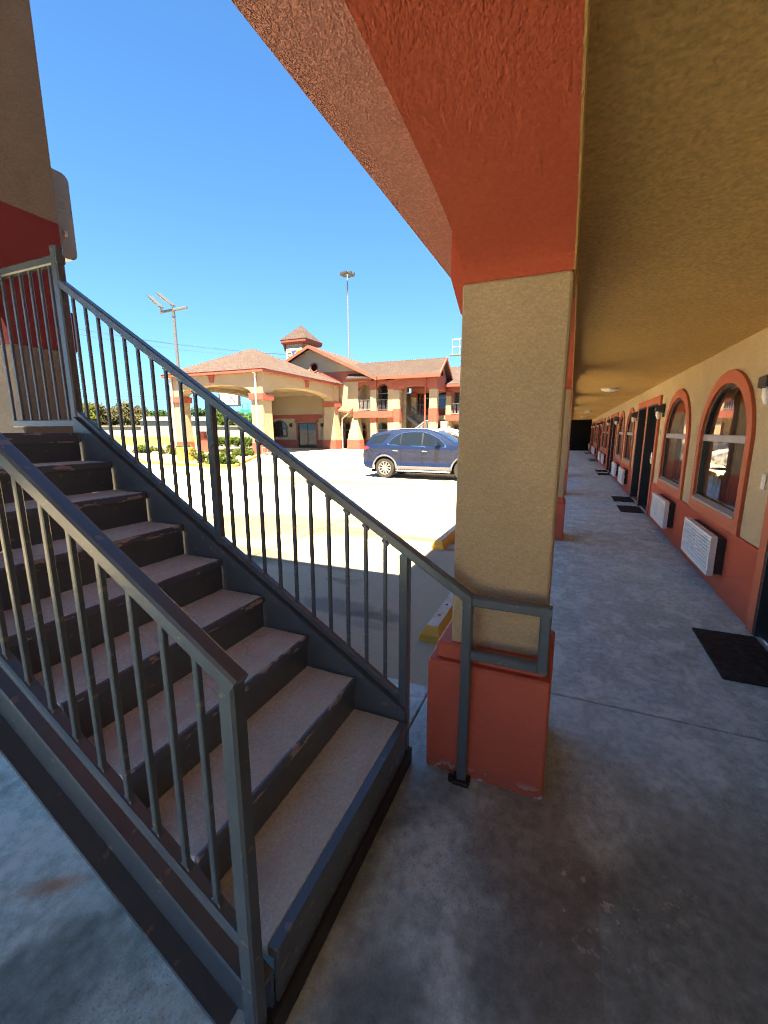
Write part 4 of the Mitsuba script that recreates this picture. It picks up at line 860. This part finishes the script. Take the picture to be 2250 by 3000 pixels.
part(k, 'cabinet', cbx(-10.85, -10.25, 38.0, 38.6, LOT, 2.45, 0.03), 'grey_alloy'); part(k, 'door', cbx(-10.8, -10.3, 37.97, 38.0, 0.1, 1.6, 0.01), 'galvanised')

# ------------------------------------------------------------------ planted island, lamp, signs
isl = Polygon([(-14.55, 15.95), (-15.2, 15.62), (-19.0, 15.62), (-22.2, 16.55), (-26.0, 18.8), (-31.2, 22.4), (-30.6, 24.2), (-26.0, 24.2), (-19.3, 23.3)]).buffer(-0.4).buffer(0.4)
ik = struct('planted_island', ext(isl.buffer(-0.15), 'z', LOT - 0.05, LOT + 0.10), 'sandy_soil')
part(ik, 'kerb', ext(isl.difference(isl.buffer(-0.16)), 'z', LOT - 0.05, LOT + 0.14), 'yellow_paint', label='yellow painted kerb round the planted island')
lp = thing('street_lamp', 'tall parking lot lamp with two tilted heads on a yellow concrete base', 'street lamp')
LX, LY = -19.48, 17.5
part(lp, 'base', rod((LX, LY, LOT), (LX, LY, 0.70), 0.44, n=24), 'yellow_paint')
part(lp, 'pole', rod((LX, LY, 0.7), (LX, LY, 7.50), 0.10, 0.075, n=12), 'pole_grey')
part(lp, 'spigot', rod((LX, LY, 7.45), (LX, LY, 7.80), 0.10, 0.05), 'lamp_head')
part(lp, 'crossarm', bar((-20.40, LY - 0.05, 7.75), (-18.56, LY + 0.05, 7.83), 0.10, 0.12), 'pole_grey')
for hx, tilt in ((-20.32, 0.1), (-19.47, 0.9)):
    h = part(lp, 'head', hull([(hx + a * 0.62 - 0.72 * t, LY + 0.17 * s_ - 0.25 * t * tilt, 7.98 + 0.62 * t + 0.05 * u) for t, a in ((0.0, 0.0), (1.0, 0.0)) for s_ in (-1, 1) for u in (0, 1)]), 'lamp_head')
    part(h, 'bracket', rod((hx, LY, 7.80), (hx - 0.03, LY, 8.02), 0.05), 'lamp_head')
    part(h, 'lens', hull([(hx - 0.72 * t - 0.01, LY - 0.20 * s_ - 0.25 * t * tilt - (0.02 if tilt > .5 else 0), 7.955 + 0.62 * t) for t in (0.35, 0.95) for s_ in (-0.6, 0.6)] + [(hx - 0.72 * t - 0.02, LY - 0.20 * s_ - 0.25 * t * tilt - 0.03, 7.945 + 0.62 * t) for t in (0.35, 0.95) for s_ in (-0.6, 0.6)]), 'lamp_glass')
hm = thing('high_mast_light', 'very tall thin mast with a ring of lights above the roofs', 'light mast')
part(hm, 'mast', rod((-50.0, 95, LOT), (-50.15, 95, 37.6), 0.30, 0.14, n=12), 'galvanised')
for i in range(8):
    a = i * math.pi / 4 + 0.2
    part(hm, 'lamp', hull([(-50.15 + r_ * math.cos(a) + 0.3 * u, 95 + r_ * math.sin(a) + 0.3 * w_, z) for r_ in (1.0, 1.45) for u in (-1, 1) for w_ in (-1, 1) for z in (36.9, 37.3)]), 'lamp_head')
ring = trimesh.creation.torus(1.0, 0.09, major_sections=24, minor_sections=8); ring.apply_translation((-50.15, 95, 37.3)); part(hm, 'ring', ring, 'lamp_head')
bf = thing('billboard_frame', 'thin steel sign framework rising behind the roofs beside the column', 'sign frame')
m = []
for x in (-15.68, -14.70, -13.7, -12.7): m.append(bar((x, 60, 11.8), (x, 60, 13.8), 0.07))
for z in (11.82, 12.80, 13.78): m.append(bar((-15.7, 60, z), (-12.68, 60, z), 0.07))
part(bf, 'lattice', cat(*m), 'sign_pink'); part(bf, 'catwalk', bx(-16.0, -12.4, 59.3, 60.1, 11.62, 11.76), 'galvanised'); part(bf, 'post', rod((-13.2, 60.3, LOT), (-13.2, 60.3, 11.7), 0.35), 'galvanised')
ps = thing('pole_sign', 'white panel sign in a dark frame, seen beneath the canopy arch', 'sign')
part(ps, 'frame', cat(bx(-48.0, -44.35, 50, 50.35, 5.10, 5.32), bx(-48.0, -44.35, 50, 50.35, 7.2, 7.4), bx(-44.55, -44.3, 50, 50.35, 5.1, 7.4), bx(-48.05, -47.85, 50, 50.35, 5.1, 7.4)), 'sign_dark')
part(ps, 'panel', bx(-47.85, -44.55, 50.05, 50.2, 5.32, 7.2), 'sign_white')
part(ps, 'post', rod((-46.9, 50.25, LOT), (-46.9, 50.25, 5.2), 0.22), 'sign_dark')
part(ps, 'emblem', cat(ext(Polygon([(-46.3, 5.6), (-45.9, 6.6), (-45.6, 6.6), (-44.9, 5.6), (-45.3, 5.6), (-45.7, 6.2)]), 'y', 50.03, 50.05)), 'galvanised')
part(ps, 'emblem', cat(ext(Polygon([(-47.0, 5.9), (-46.5, 5.9), (-46.5, 6.5), (-47.0, 6.5)]), 'y', 50.03, 50.05)), 'sign_pink')
gs = thing('road_sign', 'teal green road sign on a slim steel gantry beyond the canopy', 'sign')
part(gs, 'gantry', cat(bar((-43.75, 50, 4.4), (-43.75, 50, 5.4), 0.09), bar((-42.75, 50, LOT), (-42.75, 50, 5.4), 0.10), bar((-43.8, 50, 5.38), (-42.7, 50, 5.38), 0.09)), 'sign_green')
part(gs, 'panel', bx(-44.1, -42.3, 49.9, 49.96, 4.15, 4.62), 'sign_green')
for i, (a, b, lab) in enumerate((((-62.4, 53.6, 15.84), (-51.0, 58.3, 14.47), 'highest'), ((-62.4, 53.5, 15.02), (-51.5, 57.9, 13.80), 'second highest'), ((-60.3, 54.5, 15.46), (-50.0, 58.7, 14.36), 'third highest'), ((-74.1, 46.8, 7.2), (-61.7, 52.0, 6.4), 'second lowest'), ((-74.1, 46.7, 6.77), (-61.7, 51.9, 6.16), 'lowest'))):
    a, b = np.array(a), np.array(b)
    d_ = b - a
    if i >= 3: d_[2] *= 0.15
    pts = [a + d_ * t + np.array([0, 0, 0.25 * ((t - 0.5) ** 2 - 0.25)]) for t in np.linspace(-1.6, 2.4, 14)]
    solo('power_line', cat(*[rod(p, q, 0.020, n=6) for p, q in zip(pts[:-1], pts[1:])]), 'wire_black', f'{lab} of the thin power lines crossing the sky at left', 'power line', 'thin power lines across the left sky')
rw = thing('sign_wall', 'low red stucco wall by the planted island, beyond the stair landing', 'wall')
part(rw, 'wall', hull([(-33.2, 20, LOT), (-30.6, 20, LOT), (-33.2, 20, 1.78), (-31.4, 20, 1.72), (-30.6, 20, 1.35), (-33.2, 20.4, LOT), (-30.6, 20.4, LOT), (-33.2, 20.4, 1.78), (-31.4, 20.4, 1.72), (-30.6, 20.4, 1.35)]), 'red_plaster')
part(rw, 'coping', bx(-33.25, -31.35, 19.95, 20.45, 1.78, 1.86), 'beige_plaster')

# ------------------------------------------------------------------ plants
def leaves(centres, radii, n, size, seed, flat=1.0):
    r = np.random.default_rng(seed)
    out = []
    centres, radii = np.array(centres, float), np.array(radii, float)
    wgt = (radii.prod(1) if radii.ndim > 1 else radii ** 3); wgt = wgt ** 0.75; wgt /= wgt.sum()
    idx = r.choice(len(centres), n, p=wgt)
    d = r.normal(size=(n, 3)); d /= np.linalg.norm(d, axis=1, keepdims=True)
    rad = r.uniform(0.35, 1.0, n) ** 0.6
    rr = radii[idx] if radii.ndim > 1 else radii[idx][:, None]
    c = centres[idx] + d * rad[:, None] * rr
    nn = d + r.normal(size=(n, 3)) * 0.7 + np.array([0, 0, 0.4]); nn /= np.linalg.norm(nn, axis=1, keepdims=True)
    t = np.cross(nn, r.normal(size=(n, 3))); t /= np.linalg.norm(t, axis=1, keepdims=True)
    b = np.cross(nn, t)
    s = (size * r.uniform(0.6, 1.4, n))[:, None]
    v = np.stack([c - t * s, c + b * s * 0.55, c + t * s, c - b * s * 0.55], 1).reshape(-1, 3)
    k = np.arange(n) * 4
    return trimesh.Trimesh(v, np.vstack([np.c_[k, k + 1, k + 2], np.c_[k, k + 2, k + 3]]), process=False)
def tree(x, y, h, w, leaf, lab, seed, n=1500, cat_='tree', z0=0.0, size=0.30):
    r = np.random.default_rng(seed)
    k = thing('tree', lab, cat_, 'trees along the highway')
    tr = [rod((x, y, z0 - 0.2), (x + 0.1, y, z0 + h * 0.45), 0.028 * h, 0.016 * h)]
    cs, rs = [], []
    for i in range(11):
        a = r.uniform(0, 2 * math.pi); q = r.uniform(0.15, 1.0) * w * 0.36
        zc = z0 + h * r.uniform(0.38, 0.86)
        c = (x + q * math.cos(a), y + q * math.sin(a), zc)
        s = w * r.uniform(0.14, 0.24) * (1.15 - 0.4 * (zc - z0) / h)
        cs.append(c); rs.append((s * 1.15, s * 1.15, s * 0.9))
        tr.append(rod((x + 0.1, y, z0 + h * 0.35), c, 0.011 * h, 0.004 * h, n=6))
    part(k, 'trunk', cat(*tr), 'bark')
    part(k, 'crown', leaves(cs, rs, n, size, seed), leaf)
def at(px_dir, dist):
    """a spot on the ground in a compass direction (degrees left of the walkway's axis) at a distance"""
    a = math.radians(px_dir); return -math.sin(a) * dist, math.cos(a) * dist
for i, (az, dist, h, w, leaf, lab) in enumerate((
        (59.5, 150, 11.5, 11, 'leaf_light', 'tall pale yellow-green tree at the far left, beside the stair landing'),
        (57.6, 148, 9.3, 8, 'leaf_light', 'yellow-green bushy tree, second from the left beyond the highway'),
        (55.9, 152, 9.6, 8, 'leaf_dry', 'dull olive tree, third from the left beyond the highway'),
        (54.2, 150, 10.3, 9, 'leaf_dry', 'grey brown half bare tree in the middle of the left tree row'),
        (52.5, 150, 9.6, 9, 'leaf_dry', 'grey brown spreading tree right of the half bare one'),
        (50.2, 152, 8.0, 8, 'leaf_dark', 'dark green round tree beyond the long grey shed'),
        (48.2, 152, 8.3, 8, 'leaf_dark', 'dark green round tree just left of the left canopy column'),
        (45.2, 142, 9.0, 8, 'leaf_dark', 'dark tree seen through the canopy beside its left column'),
        (43.6, 138, 7.2, 7, 'leaf_mid', 'mid green tree seen beneath the canopy arch, left one'),
        (42.0, 138, 8.0, 8, 'leaf_mid', 'mid green tree seen beneath the canopy arch, middle one'),
        (40.4, 138, 7.4, 7, 'leaf_mid', 'mid green tree seen beneath the canopy arch, right one'),
        (38.6, 138, 7.4, 8, 'leaf_mid', 'green tree mostly hidden behind the near canopy column'))):
    x, y = at(az, dist); tree(x, y, h, w * 1.45, leaf, lab, 100 + i, n=2600 if leaf == 'leaf_dry' else 3600, size=0.36)
k = thing('shed', 'long low grey shed among the trees beyond the highway', 'building')
c0, c1 = np.array(at(52.5, 136)), np.array(at(45.0, 128))
n_ = np.array([-(c1 - c0)[1], (c1 - c0)[0]]); n_ = n_ / np.linalg.norm(n_) * 5
part(k, 'wall', hull([(*(p + o * n_), z) for p in (c0, c1) for o in (0, 1) for z in (-0.2, 4.2)]), 'barn_grey')
part(k, 'roof', hull([(*(p + o * n_), z) for p in (c0, c1) for o, z in ((-0.1, 4.2), (1.1, 4.2), (0.5, 5.4))]), 'galvanised')
for i, (x0, x1, y, lab) in enumerate(((-39.0, -35.6, 38.2, 'clipped green hedge beyond the canopy, left length'), (-35.3, -31.8, 37.9, 'clipped green hedge beyond the canopy, right length'))):
    k = thing('hedge', lab, 'hedge', 'clipped hedges beyond the canopy')
    r = np.random.default_rng(30 + i)
    cs = np.c_[r.uniform(x0, x1, 46), r.uniform(y - 0.4, y + 0.4, 46), r.uniform(0.1, 0.72, 46)]
    part(k, 'leaves', leaves(cs, np.full((46, 3), 0.30), 3800, 0.09, 60 + i), 'leaf_mid')
    part(k, 'stems', cat(*[rod((x, y, LOT), (x, y, 0.5), 0.03, n=6) for x in np.linspace(x0 + 0.2, x1 - 0.2, 7)]), 'bark')
for i, (x, y, w, h, lab) in enumerate(((-16.6, 16.7, 1.5, 0.42, 'low green shrub on the island right of the yellow lamp base'), (-17.8, 17.2, 1.1, 0.5, 'low shrub on the island close beside the yellow lamp base'), (-15.6, 16.6, 0.8, 0.30, 'small shrub at the right tip of the planted island'), (-20.6, 22.4, 1.6, 0.45, 'grassy clump near the foot of the near canopy column'), (-19.9, 22.6, 1.0, 0.35, 'small clump at the back right of the planted island'), (-27.0, 22.3, 1.5, 0.45, 'green clump at the back left of the planted island'), (-29.0, 22.2, 1.2, 0.45, 'leftmost green clump on the planted island'), (-24.6, 21.8, 1.0, 0.5, 'green clump on the island before the left canopy column'), (-30.2, 19.6, 1.0, 0.55, 'leafy clump before the low red wall'))):
    k = thing('shrub', lab, 'shrub', 'shrubs on the planted island')
    r = np.random.default_rng(200 + i)
    cs = np.c_[x + r.normal(0, w * 0.28, 12), y + r.normal(0, w * 0.22, 12), r.uniform(LOT + 0.1, h, 12)]
    part(k, 'leaves', leaves(cs, np.full((12, 3), 0.20), 900, 0.075, 300 + i), ('leaf_mid', 'leaf_light')[i % 2])
    part(k, 'stem', cat(*[rod((x, y, LOT), (c[0], c[1], max(c[2], 0.05)), 0.015, 0.006, n=5) for c in cs[:6]]), 'bark')
